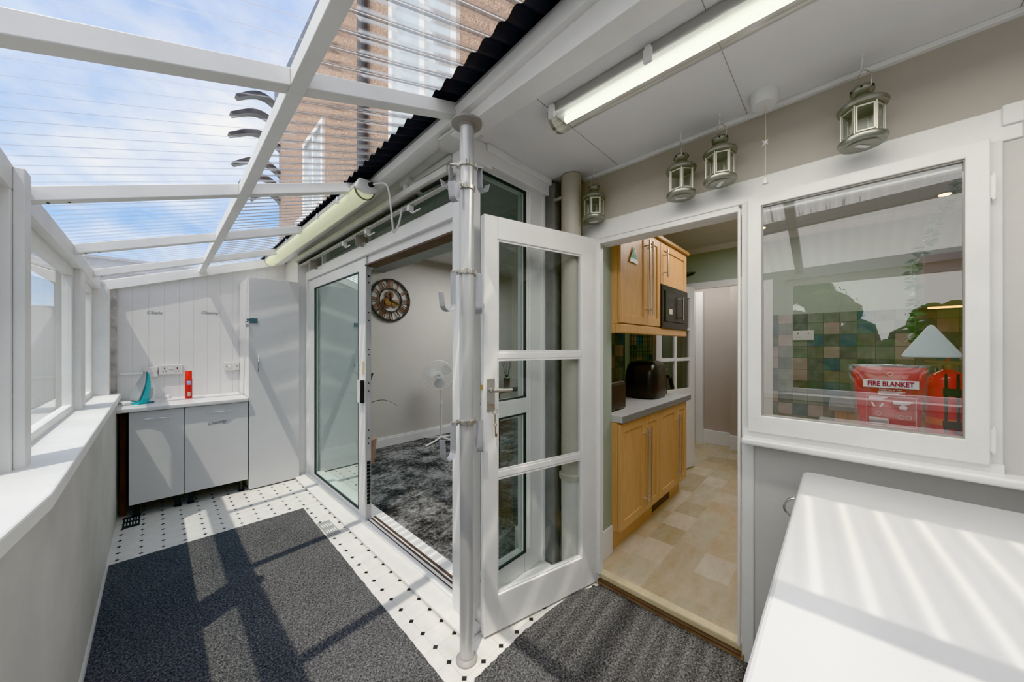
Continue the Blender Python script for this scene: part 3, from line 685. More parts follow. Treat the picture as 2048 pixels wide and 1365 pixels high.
# ------------------------------------------------------------------ old slide rail above the door
rl = thing('slide_rail', 'dull aluminium rail with hooks bending upward above the sliding door', 'rail', (1.0, 2.8, 2.22))
R0, R1, R2 = Vector((1.01, 4.05, 2.235)), Vector((1.01, 1.72, 2.235)), Vector((1.02, 1.40, 2.235))
ALD = M('dull_cream_aluminium', (.50, .49, .46), .4, .4, var=.1, vs=10)
obj('rail', MB().bar(R0, R1, .055, .014).bar(R1, R2, .055, .014).bar(R0 + Vector((-.028, 0, .012)), R1 + Vector((-.028, 0, .012)), .006, .034).bar(R1 + Vector((-.028, 0, .012)), R2 + Vector((-.028, 0, .012)), .006, .034), ALD, rl, .002)
obj('lower_rail', MB().bar(R0 + Vector((.03, 0, -.035)), R1 + Vector((.03, 0, -.035)), .03, .010).bar(R1 + Vector((.03, 0, -.035)), R2 + Vector((.04, 0, -.02)), .03, .010), ALD, rl, .002)
obj('slot', MB().bar(R0 + Vector((.01, 0, -.018)), R1 + Vector((.01, 0, -.018)), .016, .006).bar(R1 + Vector((.005, -.05, -.012)), R2 + Vector((.005, .02, -.012)), .022, .004), BLACKM, rl)
for y in (1.83, 2.42, 2.85):
    obj('hook', MB().box(1.02, 1.05, y - .02, y + .012, 2.165, 2.195).tube([(1.035, y, 2.165), (1.04, y - .02, 2.15), (1.045, y - .10, 2.155)], .005, 6), WPL, rl, .002)
for y in (2.66, 3.75): obj('bracket', MB().box(1.03, 1.12, y - .05, y - .03, 2.17, 2.185).box(1.03, 1.12, y - .05, y - .045, 2.12, 2.2).box(1.08, 1.12, y - .09, y - .01, 2.135, 2.15), GREYP, rl, .002)

# ------------------------------------------------------------------ lanterns
def lantern(x, y, z, ang, lab, tagkind=0):
    t = thing('hanging_lantern', lab, 'lantern', (x, y, z), 'pewter lanterns hung from the ceiling')
    rt = Matrix.Rotation(ang, 4, 'Z'); O = Vector((x, y, z))
    obj('base', MB().lathe(O, [(.0, .0), (.042, .0), (.044, .004), (.058, .004), (.063, .012), (.062, .022), (.055, .028), (.05, .028)], 28), LANT, t, smooth=True)
    obj('lid', MB().lathe(O, [(.052, .122), (.062, .124), (.065, .132), (.062, .139), (.053, .145), (.038, .158), (.022, .163), (.018, .170), (.026, .176), (.031, .184), (.031, .193), (.026, .200), (.012, .206), (.0, .207)], 28), LANT, t, smooth=True)
    m = MB(); g = MB(); n = 6; r = .053
    for k in range(n):
        a, b = 2 * PI * k / n, 2 * PI * (k + 1) / n
        p, q = [rt @ Vector((r * math.cos(v), r * math.sin(v), 0)) + O for v in (a, b)]
        m.tube([p + Vector((0, 0, .027)), p + Vector((0, 0, .124))], .0028, 6)
        d = (q - p)
        for s_ in (.10, .90):
            e = p + d * s_; m.bar(e + Vector((0, 0, .033)), e + Vector((0, 0, .118)), .0045, .003, up=tuple(d.cross(Vector((0, 0, 1)))))
        for zz in (.034, .117): m.bar(p + d * .1 + Vector((0, 0, zz)), p + d * .9 + Vector((0, 0, zz)), .003, .0045)
        g.quad(p + Vector((0, 0, .03)), q + Vector((0, 0, .03)), q + Vector((0, 0, .12)), p + Vector((0, 0, .12)))
    obj('door_frame', m, LANTE, t); obj('glass_pane', g, GLASS, t)
    obj('candle_cup', MB().lathe(O, [(.02, .03), (.022, .045), (.0, .045)], 16), STICK, t)
    w = rt @ Vector((1, 0, 0)); Z = Vector((0, 0, 1))
    obj('handle', MB().tube(cr([O + w * .031 + Z * .186, O + w * .036 + Z * .215, O + w * .022 + Z * .238, O + Z * .258, O - w * .022 + Z * .238, O - w * .036 + Z * .215, O - w * .031 + Z * .186], 4), .0018, 6), NICK, t, smooth=True)
    H = 2.36 - z
    obj('ceiling_hook', MB().tube(cr([O + Z * H, O + Z * (H - .02), O + Z * .27 + w * .004, O + Z * .252 + w * .006, O + Z * .250 - w * .004, O + Z * .262 - w * .007], 4), .0018, 6).lathe(O, [(.006, H - .004), (.006, H)], 10), WHITE, t, smooth=True)
    for k in range(6):
        a = 2 * PI * k / 6 + .3; p = rt @ Vector((.030 * math.cos(a), .030 * math.sin(a), .188)); obj('air_hole', MB().lathe(O + p, [(.0, -.004), (.0035, -.003), (.0035, .003), (.0, .004)], 8), BLACKM, t)
    rs = Matrix.Rotation(ang + (1.2 if tagkind else .2), 4, 'Z')
    pts = [rs @ Vector(p) + O for p in ((-.008, -.024, -.0008), (.008, -.024, -.0008), (.008, .024, -.0008), (-.008, .024, -.0008))]
    obj('sticker', MB().quad(*pts), STICK, t)
lantern(1.69, .99, 2.062, .2, 'small pewter lantern hanging next to the cream waste pipe')
lantern(1.68, .53, 2.052, .35, 'pewter lantern on the left of the close pair above the doorway')
lantern(1.67, .37, 2.062, .9, 'pewter lantern on the right of the close pair above the doorway', 1)
lantern(1.665, -.055, 2.050, .65, 'pewter lantern hanging alone above the kitchen window')

pc = thing('pull_cord_switch', 'round white ceiling switch with a knotted pull cord', 'switch', (1.66, .21, 2.34))
obj('switch_body', MB().lathe((1.655, .215, 2.315), [(.0, 0), (.040, 0), (.045, .006), (.047, .045)], 28), WPL, pc, smooth=True)
obj('cord', MB().tube([(1.67, .213, 2.315), (1.672, .212, 2.2), (1.67, .213, 2.035)], .0016, 6), M('beige_cord', (.62, .52, .40), .8), pc)
obj('knot', MB().lathe((1.671, .2125, 2.17), [(0, 0), (.006, .004), (.006, .010), (0, .014)], 8).tube([(1.671, .205, 2.185), (1.671, .2125, 2.175), (1.671, .222, 2.186)], .002, 6).tube([(1.671, .222, 2.165), (1.671, .2125, 2.177), (1.671, .205, 2.167)], .002, 6), STICK, pc)
obj('acorn', MB().lathe((1.67, .213, 2.012), [(.010, 0), (.009, .006), (.005, .020), (.002, .026)], 12), WPL, pc, smooth=True)

# ------------------------------------------------------------------ end run: worktop, cabinets, tall cupboard
tag(obj('worktop', MB().box(-.222, .597, 3.985, 4.56, .848, .884), TOPW, bevel=.009, seg=3), 'white laminate worktop over the two cabinets by the boarded wall', 'worktop')
tag(obj('timber_batten', MB().box(-.205, -.172, 4.15, 4.2, 0, .84), DARKW), 'dark brown timber upright in the gap beside the cabinet', 'timber')
tag(obj('back_panel', MB().box(-.21, .59, 4.50, 4.54, .0, .845), DARKW), 'dark brown panel behind the low cabinets', 'panel')
def bow_handle(a, b, out, h=.02, r=.004):
    a, b = Vector(a), Vector(b); o = Vector(out)
    return MB().tube([a, a + o * h * .6, a + (b - a) * .2 + o * h, a + (b - a) * .5 + o * h * 1.2, a + (b - a) * .8 + o * h, b + o * h * .6, b], r, 8)
def low_cab(x0, x1, lab, hx):
    t = thing('base_cabinet', lab, 'cabinet', ((x0 + x1) / 2, 4.25, 0))
    obj('carcass', MB().box(x0 + .004, x1 - .004, 4.04, 4.50, .12, .845), CABW, t)
    d = obj('door', MB().box(x0, x1, 4.02, 4.038, .112, .842), CABW, t, .002)
    obj('handle', bow_handle((hx[0], 4.02, .782), (hx[1], 4.02, .782), (0, -1, 0)), CHROME, d, smooth=True)
    for x in (x0 + .04, x1 - .04):
        for y in (4.09, 4.44): obj('leg', MB().lathe((x, y, 0), [(.026, 0), (.026, .008), (.017, .014), (.017, .10), (.024, .12)], 16), BLACK, t, smooth=True)
    return t
low_cab(-.152, .164, 'narrow white cabinet with plain door in the left corner', (-.07, .085))
lc = low_cab(.168, .595, 'wider white cabinet lettered Cleaning, next to the tall cupboard', (.31, .465))
text('door_lettering', 'Cleaning', .037, (.37, 4.0185, .685), (PI / 2, .08 * -1, 0), WRITE, lc, shear=.6)
tc = thing('tall_cupboard', 'tall white single door cupboard with hasp and padlock', 'cupboard', (.81, 4.3, 0))
obj('carcass', MB().box(.603, 1.012, 4.04, 4.555, .02, 2.022), CABE, tc)
d = obj('door', MB().box(.603, 1.018, 4.02, 4.038, .012, 2.022), CABW, tc, .002)
obj('handle', bow_handle((.672, 4.02, 1.125), (.672, 4.02, 1.27), (0, -1, 0)), CHROME, d, smooth=True)
hp = obj('hasp', MB().box(.607, .668, 4.012, 4.02, 1.585, 1.632).box(.585, .61, 4.014, 4.024, 1.59, 1.625), M('blue_grey_metal', (.12, .18, .2), .4, .6), tc, .002)
obj('padlock', MB().box(.575, .598, 3.998, 4.012, 1.545, 1.575).tube(ring((.586, 4.005, 1.592), .014, 0, (0, 1, 0)), .003, 6, False), CHROME, hp)
wl = text('wall_lettering', 'Cloths', .038, (-.018, 4.558, 1.675), FY, WRITE, shear=.6); tag(wl, 'grey script word Cloths on the boarded wall', 'lettering')
wl = text('wall_lettering', 'Cleaning', .037, (.365, 4.558, 1.70), FY, WRITE, shear=.6); tag(wl, 'grey script word Cleaning on the boarded wall', 'lettering')
def socket(x0, x1, z0, z1, lab, sw=0):
    t = thing('wall_socket', lab, 'socket', ((x0 + x1) / 2, 4.56, z0))
    obj('plate', MB().box(x0, x1, 4.535, 4.56, z0, z1), SOCK, t, .004)
    cx = (x0 + x1) / 2; cz = (z0 + z1) / 2
    ph = lambda a, b, c, d: obj('pin_hole', MB().box(a, b, 4.532, 4.536, c, d), BLACKM, t)
    if sw == 0:
        for s_ in (-1, 1):
            c = cx + s_ * .042
            ph(c - .003, c + .003, cz + .006, cz + .02)
            ph(c - .014, c - .007, cz - .016, cz - .011); ph(c + .007, c + .014, cz - .016, cz - .011)
    else:
        ph(cx - .045, cx - .038, cz - .003, cz + .004); ph(cx + .038, cx + .045, cz - .003, cz + .004)
    if sw == 0: obj('switch', MB().box(cx - .014, cx - .003, 4.531, 4.536, cz + .004, cz + .022).box(cx + .003, cx + .014, 4.531, 4.536, cz + .004, cz + .022), WPL, t)
    else: obj('switch', MB().box(cx - .028, cx - .004, 4.531, 4.536, cz - .014, cz + .014), WPL, t)
socket(.013, .172, 1.10, 1.19, 'double plug socket on the boarded wall between iron and red can')
socket(-.085, .008, 1.085, 1.175, 'fused switch plate on the boarded wall behind the iron', 1)
socket(.478, .60, 1.115, 1.20, 'blank socket plate beside the tall cupboard', 1)
# spray can
ca = thing('spray_can', 'red aerosol can standing on the white worktop', 'can', (.205, 4.35, .884))
obj('can_body', MB().lathe((.205, 4.35, .884), [(.024, 0), (.0255, .003), (.0255, .175), (.023, .182)], 24), RED, ca, smooth=True)
obj('cap', MB().lathe((.205, 4.35, 1.066), [(.0235, 0), (.0235, .068), (.021, .072), (0, .072)], 24), M('scarlet_cap', (.85, .02, .01), .3), ca, smooth=True)
m = MB()
def curved(cx, cy, r, a0, a1, z0, z1, n=6):
    return [[(cx + r * math.cos(a0 + (a1 - a0) * k / n), cy + r * math.sin(a0 + (a1 - a0) * k / n), z) for k in range(n + 1)] for z in (z0, z1)]
obj('logo_patch', MB().rings(curved(.205, 4.35, .0262, -2.1, -.9, 1.01, 1.045), False, False), M('pale_blue_print', (.35, .45, .75), .4, var=.5, vs=60), ca)
obj('picture_patch', MB().rings(curved(.205, 4.35, .0262, -1.9, -1.0, .905, .94), False, False), M('cream_print', (.75, .5, .4), .4, var=.5, vs=80), ca)
# iron standing on its heel
IO = Vector((-.095, 4.22, .884)); ang = math.radians(18)
D_ = Vector((math.cos(ang) * .85, math.sin(ang) * .85 , 0)).normalized(); W_ = Vector((D_.y, -D_.x, 0)); Z_ = Vector((0, 0, 1))
D_ = Vector((.86, .5, 0)); W_ = Vector((.5, -.86, 0))
ir = thing('steam_iron', 'teal and white steam iron standing upright on its heel', 'iron', tuple(IO))
def ip(d, w, z): return IO + D_ * d + W_ * w + Z_ * z
def lean(z): return .085 * (z / .26)     # soleplate leans back
hs = [0, .03, .08, .13, .18, .22, .25, .262]; ws = [.046, .056, .060, .055, .042, .027, .011, .003]
m = MB(); rs = []
for h, w in zip(hs, ws): rs.append([ip(-.055 + lean(h), -w, h + .005), ip(-.055 + lean(h), w, h + .005), ip(-.047 + lean(h), w, h + .005), ip(-.047 + lean(h), -w, h + .005)])
obj('soleplate', m.rings(rs[1:]), GREYS, ir, .001)
m = MB(); rs = []
for h, w in zip(hs[1:], ws[1:]): rs.append([ip(-.047 + lean(h), -w, h + .004), ip(-.047 + lean(h), w, h + .004), ip(-.038 + lean(h), w, h + .004), ip(-.038 + lean(h), -w, h + .004)])
obj('sole_rim', m.rings(rs), TEALD, ir)
dep = [.075, .085, .07, .055, .042, .028, .014, .004]; m = MB(); rs = []
for h, w, d in zip(hs, ws, dep):
    rs.append([ip(-.038 + lean(h) + d * math.sin(PI * k / 10) ** .7, -w * .98 * math.cos(PI * k / 10), h) for k in range(11)])
obj('body', m.rings(rs), TEAL, ir, smooth=True)
hp_ = [(-.005, .0), (.075, 0), (.098, .07), (.095, .13), (.082, .17), (.055, .215), (.042, .25), (.036, .235), (.03, .17), (.012, .06)]
m = MB(); m.prism(hp_, ip(0, -.018, 0), D_, Z_, W_ * .036)
obj('handle', m, WPL, ir, .006)
m = MB(); m.prism([(.055, .035), (.068, .04), (.078, .085), (.074, .13), (.062, .125), (.055, .08)], ip(0, .0183, 0), D_, Z_, W_ * .001)
obj('grip_recess', m, M('grey_grip', (.45, .47, .47), .4), ir)
obj('heel', MB().box(-.03, .08, -.03, .03, 0, .012, Matrix(((D_.x, W_.x, 0, IO.x), (D_.y, W_.y, 0, IO.y), (0, 0, 1, IO.z), (0, 0, 0, 1)))), TEALD, ir, .004)
cp = []
for k in range(60):
    a = k * .55; cp.append(Vector((-.18 + .028 * math.cos(a) + .01 * math.sin(k * .3), 4.20 + .03 * math.sin(a * .93), .893 + .018 * (.5 + .5 * math.sin(a * 1.31)))))
cp += [Vector((-.15, 4.21, .90)), Vector((-.12, 4.21, .90))]
obj('flex', MB().tube(cp, .0035, 6), WPL, ir, smooth=True)
tag(obj('white_plug', MB().lathe((.07, 4.48, .884), [(0, 0), (.024, .0), (.026, .015), (.018, .03), (0, .032)], 14), WPL, smooth=True), 'small white round lid on the worktop behind the iron', 'lid')

# ------------------------------------------------------------------ floor vents and rugs
def vent(cx, cy, lx, ly, lab, mt, light):
    t = thing('floor_vent', lab, 'vent', (cx, cy, 0))
    obj('plate', MB().box(cx - lx, cx + lx, cy - ly, cy + ly, 0, .004), mt, t, .001)
    for i in range(2):
        for k in range(5): obj('slot', MB().box(cx - lx * .7 + k * lx * .35 - .003, cx - lx * .7 + k * lx * .35 + .003, cy - ly * .6 + i * ly * .8, cy - ly * .6 + i * ly * .8 + .05, .004, .0048), light, t)
vent(-.135, 3.97, .045, .115, 'dark floor vent plate beneath the left corner cabinet', M('dark_vent', (.05, .05, .05), .5), STICK)
vent(.895, 2.765, .042, .125, 'grey floor vent plate between rug and sliding door', M('grey_vent', (.32, .32, .31), .5), STICK)
def rug(pts, h, lab):
    m = MB(); n = len(pts)
    m.rings([[(x, y, 0.0005) for x, y in pts], [(x, y, h) for x, y in pts]])
    return tag(obj('rug', m, RUG), lab, 'rug')
def rag(a, b, k, amp):
    a, b = Vector(a), Vector(b); d = (b - a); nn = Vector((-d.y, d.x)).normalized()
    return [tuple(a + d * i / k + nn * random.uniform(-amp, amp)) for i in range(k)]
rug(rag((-.205, 3.262), (-.205, Y0), 4, 0) + rag((-.205, Y0), (.79, Y0), 3, 0) + rag((.79, Y0), (.807, 1.167), 40, .002) + rag((.807, 1.167), (.85, 3.242), 60, .002) + rag((.85, 3.242), (-.205, 3.262), 60, .002), .010, 'large charcoal flecked rug running along the left wall')
rug(rag((.885, 1.06), (.885, Y0), 4, 0) + rag((.885, Y0), (1.75, Y0), 4, 0) + rag((1.75, Y0), (1.752, .98), 80, .003) + rag((1.752, .98), (1.60, 1.055), 12, .003) + rag((1.6, 1.055), (1.406, 1.076), 12, .003) + rag((1.406, 1.076), (1.227, 1.085), 12, .003) + rag((1.227, 1.085), (.885, 1.075), 22, .003), .010, 'charcoal flecked rug at the kitchen doorway')

# ------------------------------------------------------------------ white topped cabinet in front of window
tb = thing('utility_cabinet', 'white topped utility unit under the kitchen window with striped sunlight', 'cabinet', (1.1, -.35, 0))
pl = [(.45, -.95), (.45, .10)]
for k in range(7):
    a = PI / 2 * (1 - k / 6); pl.append((1.662 + .028 * math.cos(a), .072 + .028 * math.sin(a)))
pl += [(1.69, -.95)]
obj('top', MB().rings([[(x, y, .865) for x, y in pl], [(x, y, .90) for x, y in pl]]), TOPW, tb, .01, seg=3)
obj('body', MB().box(.50, 1.66, -.9, .07, .02, .865), CABW, tb, .003)
obj('door', MB().box(.49, .50, -.9, .06, .05, .85), CABW, tb, .002)
obj('ring_handle', MB().tube(ring((1.47, .102, .83), .034, 0, (1, .2, 0), 20), .004, 8, False), CHROME, tb, smooth=True)

# ------------------------------------------------------------------ kitchen shell
st(obj('wall_kitchen_left', MB().box(2.0, 4.07, 1.60, 1.62, .06, 2.46), MOSY), 'tiled wall behind the kitchen units')
st(obj('wall_kitchen_left_paint', MB().box(2.0, 4.07, 1.590, 1.60, 1.62, 2.46).box(3.32, 3.42, 1.585, 1.60, .06, 2.46), GREEN), 'sage green painted wall above the kitchen units')
m = MB().box(4.07, 4.17, 1.19, 1.7, .06, 2.46).box(4.07, 4.17, .70, 1.19, 2.02, 2.46).box(4.07, 4.17, -2.3, .70, 1.66, 2.46)
st(obj('wall_kitchen_far', m, GREEN), 'sage green far kitchen wall above the hall doorway')
st(obj('wall_kitchen_far_tiles', MB().box(4.07, 4.17, -2.3, .46, .06, 1.66), MOSX), 'slate coloured square wall tiles at the far side of the kitchen')
st(obj('trim_far_jamb', MB().box(4.05, 4.17, .46, .70, .06, 2.0), CABE), 'white panel beside the hall doorway')
st(obj('trim_hall_door', MB().box(4.045, 4.08, .66, 1.26, 1.98, 2.05).box(4.045, 4.08, 1.19, 1.26, .06, 2.05).box(4.045, 4.08, .64, .70, .06, 2.05), CABE, bevel=.004), 'white architrave around the hall doorway')
st(obj('ceiling_kitchen', MB().box(2.0, 4.2, -2.3, 1.62, 2.42, 2.46), KCEIL), 'pale boarded kitchen ceiling')
st(obj('trim_cornice', MB().prism([(0, 0), (-.05, 0), (-.015, -.04), (0, -.05)], (4.07, -2.3, 2.42), (1, 0, 0), (0, 0, 1), (0, 3.9, 0)), CABE), 'white cornice on the far kitchen wall')
st(obj('wall_kitchen_right', MB().box(2.0, 4.2, -2.4, -2.3, .06, 2.46), GREEN), 'kitchen wall out of sight to the right')
st(obj('wall_hall_far', MB().box(5.15, 5.25, -.3, 1.9, .06, 2.5), PINKW), 'pinkish hall wall')
st(obj('wall_hall_right', MB().box(4.17, 5.15, .55, .60, .06, 2.5).box(5.02, 5.15, .60, 1.0, .06, 2.5), PINKW), 'hall wall beside the doorway')
st(obj('wall_hall_left', MB().box(4.17, 5.15, 1.75, 1.85, .06, 2.5), PINKW), 'left hall wall')
st(obj('ceiling_hall', MB().box(4.17, 5.25, -.3, 1.9, 2.4, 2.5), CEIL), 'hall ceiling')
st(obj('baseboard_hall', MB().box(5.12, 5.15, 1.0, 1.35, .06, .24).box(4.995, 5.02, .6, 1.0, .06, .24), CABE, bevel=.004), 'white skirting in the hall')
st(obj('door_4', MB().box(5.08, 5.15, 1.33, 1.42, .06, 2.1).box(5.10, 5.15, 1.42, 1.75, .06, 2.1), CABE, bevel=.004), 'white door and architrave at the back of the hall')
# ------------------------------------------------------------------ kitchen units
def shaker(parent, x0, x1, z0, z1, y=.985, name='door'):
    f = .055
    m = MB().box(x0, x0 + f, y, y + .02, z0, z1).box(x1 - f, x1, y, y + .02, z0, z1).box(x0 + f, x1 - f, y, y + .02, z0, z0 + f).box(x0 + f, x1 - f, y, y + .02, z1 - f, z1).box(x0 + f, x1 - f, y + .008, y + .02, z0 + f, z1 - f)
    return obj(name, m, OAK, parent, .002)
def tbar(parent, x, z0, z1, y=.985):
    obj('handle', MB().tube([(x, y - .032, z0), (x, y - .032, z1)], .006, 10).tube([(x, y, z0 + .04), (x, y - .032, z0 + .04)], .005, 8).tube([(x, y, z1 - .04), (x, y - .032, z1 - .04)], .005, 8), STEEL, parent, smooth=True)
def base_unit(x0, x1, lab):
    t = thing('kitchen_base_cabinet', lab, 'cabinet', ((x0 + x1) / 2, 1.3, .06))
    obj('carcass', MB().box(x0, x1, 1.006, 1.585, .20, .885), OAK, t)
    obj('plinth', MB().box(x0, x1, 1.05, 1.07, .06, .20), OAK, t)
    mid = (x0 + x1) / 2 + .06
    a = shaker(t, x0 + .003, mid - .002, .205, .875); b = shaker(t, mid + .002, x1 - .003, .205, .875)
    tbar(a, mid - .03, .27, .80); tbar(b, mid + .03, .27, .80)
    return t
b1 = base_unit(2.0, 2.64, 'oak base cabinet nearest the kitchen doorway')
b2 = base_unit(2.645, 3.27, 'oak base cabinet at the far end of the worktop')
obj('plinth_vent', MB().box(2.66, 3.02, 1.045, 1.05, .08, .16), BLACKM, b2)
kt = thing('kitchen_worktop', 'grey laminate worktop with square edge on the oak cabinets', 'worktop', (2.65, 1.27, .885))
obj('top', MB().box(1.998, 3.33, .972, 1.588, .887, .93), SLATE, kt, .003)
obj('edge', MB().box(2.0, 3.33, .966, .972, .887, .929), SLATEE, kt)
ua = thing('kitchen_wall_cabinet', 'tall oak wall cabinet with two doors and steel bar handles', 'cabinet', (2.33, 1.3, 1.45))
obj('carcass', MB().box(2.0, 2.655, 1.006, 1.585, 1.51, 2.17), OAK, ua)
a = shaker(ua, 2.003, 2.402, 1.515, 2.165); b = shaker(ua, 2.406, 2.652, 1.515, 2.165)
tbar(a, 2.375, 1.585, 2.11); tbar(b, 2.437, 1.585, 2.11)
obj('pelmet', MB().box(2.0, 3.27, .985, 1.02, 1.45, 1.508).box(2.0, 2.02, 1.02, 1.585, 1.45, 1.508), OAK, ua, .006)
obj('cornice', MB().box(1.999, 3.29, .965, 1.585, 2.17, 2.20), M('dark_oak_cornice', (.34, .16, .06), .4), ua, .005)
ub = thing('kitchen_wall_cabinet', 'short oak wall cabinet above the microwave', 'cabinet', (2.96, 1.3, 1.83))
obj('carcass', MB().box(2.66, 3.27, 1.006, 1.585, 1.84, 2.168).box(2.66, 2.68, 1.006, 1.585, 1.51, 1.84).box(3.25, 3.27, 1.006, 1.585, 1.51, 1.84), OAK, ub)
a = shaker(ub, 2.662, 3.268, 1.845, 2.165); tbar(a, 2.717, 1.895, 2.11)
mw = thing('microwave', 'black built-in microwave in the oak wall units', 'microwave', (2.96, 1.2, 1.512))
obj('body', MB().box(2.684, 3.246, 1.0, 1.45, 1.512, 1.835), BLACKM, mw)
obj('trim_surround', MB().box(2.665, 3.265, .975, 1.0, 1.505, 1.56).box(2.665, 3.265, .975, 1.0, 1.80, 1.84).box(2.665, 2.72, .975, 1.0, 1.56, 1.80).box(3.21, 3.265, .975, 1.0, 1.56, 1.80), BLACK, mw, .003)
obj('door', MB().box(2.72, 3.06, .968, .99, 1.56, 1.80), BLACK, mw, .003)
obj('control_panel', MB().box(3.06, 3.21, .972, .99, 1.56, 1.80), BLACK, mw, .003)
obj('handle', MB().tube([(3.04, .94, 1.585), (3.04, .94, 1.775)], .007, 8).tube([(3.04, .97, 1.60), (3.04, .94, 1.60)], .005, 8).tube([(3.04, .97, 1.76), (3.04, .94, 1.76)], .005, 8), CHROME, mw, smooth=True)
obj('label', MB().box(2.79, 2.86, .966, .969, 1.62, 1.66), M('cream_label', (.62, .52, .42), .5), mw)
sg = thing('triangular_sticker', 'green and white triangular safety sticker on the oak door', 'sticker', (2.19, .984, 1.92))
obj('sheet', MB().prism([(0, 0), (.13, .0), (.072, .12)], (2.125, .9835, 1.92), (1, 0, 0), (0, 0, 1), (0, -.0006, 0)), STICK, sg)
obj('printed_panel', MB().prism([(.012, .028), (.112, .028), (.071, .108)], (2.125, .9828, 1.92), (1, 0, 0), (0, 0, 1), (0, -.0004, 0)), GRN, sg)
obj('symbol', MB().prism([(.060, .055), (.078, .062), (.075, .085), (.066, .085), (.068, .065)], (2.125, .9822, 1.92), (1, 0, 0), (0, 0, 1), (0, -.0004, 0)), STICK, sg)
# air fryer
af = thing('air_fryer', 'glossy black air fryer with front handle on the grey worktop', 'air fryer', (2.93, 1.21, .93))
m = MB(); rs = []
for z, s_, sh in ((0, .90, 0), (.02, .97, 0), (.10, 1.0, 0), (.20, .97, .0), (.27, .90, .01), (.30, .75, .02), (.31, .5, .03)):
    ring_ = []
    for k in range(32):
        a = 2 * PI * k / 32; c, s2 = math.cos(a), math.sin(a)
        ring_.append((2.93 + .17 * s_ * math.copysign(abs(c) ** .45, c) + sh, 1.21 + .14 * s_ * math.copysign(abs(s2) ** .45, s2), .93 + z))
    rs.append(ring_)
obj('body', m.rings(rs), BLACK, af, smooth=True)
obj('basket_front', MB().box(3.07, 3.105, 1.09, 1.29, .945, 1.12), BLACK, af, .012)
obj('handle', MB().bar((3.10, 1.09, 1.10), (3.15, 1.085, 1.095), .035, .03).bar((3.145, 1.085, 1.11), (3.185, 1.075, .985), .032, .025, up=(1, 0, 0)), BLACK, af, .006)
obj('control_panel', MB().hexa([(3.04, 1.10, 1.14), (3.098, 1.10, 1.14), (3.098, 1.31, 1.14), (3.04, 1.31, 1.14), (3.0, 1.12, 1.225), (3.055, 1.12, 1.215), (3.055, 1.30, 1.215), (3.0, 1.30, 1.225)]), M('dark_gloss_panel', (.05, .05, .05), .2), af, .004)
obj('print_mark', MB().box(2.99, 3.05, 1.068, 1.0695, 1.166, 1.174), M('faint_grey_print', (.18, .18, .18), .4), af)
# toaster
to = thing('toaster', 'dark metal toaster with round knobs beside the doorway edge', 'toaster', (2.2, 1.17, .93))
obj('body', MB().box(2.05, 2.28, 1.08, 1.26, .935, 1.115), M('dark_metal', (.06, .055, .055), .3, .6), to, .012)
obj('rim', MB().box(2.055, 2.275, 1.09, 1.25, 1.115, 1.122), STEEL, to, .003)
obj('slot', MB().box(2.08, 2.26, 1.12, 1.145, 1.122, 1.124).box(2.08, 2.26, 1.19, 1.215, 1.122, 1.124), BLACKM, to)
for y in (1.12, 1.22): obj('knob', MB().tube([(2.28, y, .97), (2.30, y, .97)], .016, 14).tube([(2.30, y, .97), (2.307, y, .97)], .013, 14), BLACK, to, .002)
obj('lever', MB().box(2.28, 2.31, 1.155, 1.185, 1.05, 1.06), BLACK, to, .002)
for x in (2.10, 2.25): obj('foot', MB().box(x - .015, x + .015, 1.10, 1.24, .93, .937), BLACKM, to)
# knife block + knives
kb = thing('knife_block', 'black knife block behind the toaster', 'knife block', (2.32, 1.44, .93))
obj('block', MB().hexa([(2.24, 1.38, .93), (2.42, 1.38, .93), (2.42, 1.52, .93), (2.24, 1.52, .93), (2.28, 1.40, 1.13), (2.46, 1.40, 1.13), (2.46, 1.54, 1.13), (2.28, 1.54, 1.13)]), BLACKM, kb, .006)
obj('plug_strip', MB().box(2.50, 2.56, 1.56, 1.60, 1.05, 1.14), STICK, kb)
for k in range(4):
    kn = thing('kitchen_knife', 'black handled knife standing in the knife block', 'knife', (2.30 + k * .045, 1.45, 1.12), 'knives in the knife block')
    x = 2.30 + k * .045
    obj('handle', MB().bar((x, 1.44, 1.125), (x + .028, 1.455, 1.235 - .01 * k), .016, .026), BLACK, kn, .004)
    obj('rivet_strip', MB().bar((x + .002, 1.424, 1.13), (x + .029, 1.439, 1.225 - .01 * k), .003, .006), STEEL, kn)
# wire rack behind door
wr = thing('wire_rack', 'black wire rack hanging on the wall behind the glazed door', 'rack', (3.75, 1.57, 1.0))
m = MB()
for k in range(9): m.tube([(3.46 + k * .07, 1.586, .95), (3.46 + k * .07, 1.586, 1.62)], .0025, 5)
for k in range(12): m.tube([(3.44, 1.586, .97 + k * .056), (4.04, 1.586, .97 + k * .056)], .0025, 5)
obj('grid', m, BLACKM, wr)
# half glazed kitchen door
KA = Vector((4.045, 1.175, 0)); KB = Vector((3.37, 1.325, 0)); kd = (KB - KA).normalized(); kn_ = Vector((-kd.y, kd.x, 0)); KW = (KB - KA).length
KM = Matrix(((kd.x, kn_.x, 0, KA.x), (kd.y, kn_.y, 0, KA.y), (0, 0, 1, 0), (0, 0, 0, 1)))
k5 = sempty('door_3', tuple(KA), 'white half glazed inner door standing open beyond the worktop')
m = MB().box(0, .085, 0, .04, .07, 2.0, KM).box(KW - .09, KW, 0, .04, .07, 2.0, KM).box(.085, KW - .09, 0, .04, .07, .92, KM).box(.085, KW - .09, 0, .04, 1.88, 2.0, KM)
obj('door_frame', m, CABE, k5, .003)
m = MB(); cx = KW / 2
m.box(cx - .017, cx + .017, .004, .036, .92, 1.88, KM)
for z in (1.21, 1.53): m.box(.085, KW - .09, .004, .036, z, z + .034, KM)
obj('glazing_bar', m, CABE, k5, .003)
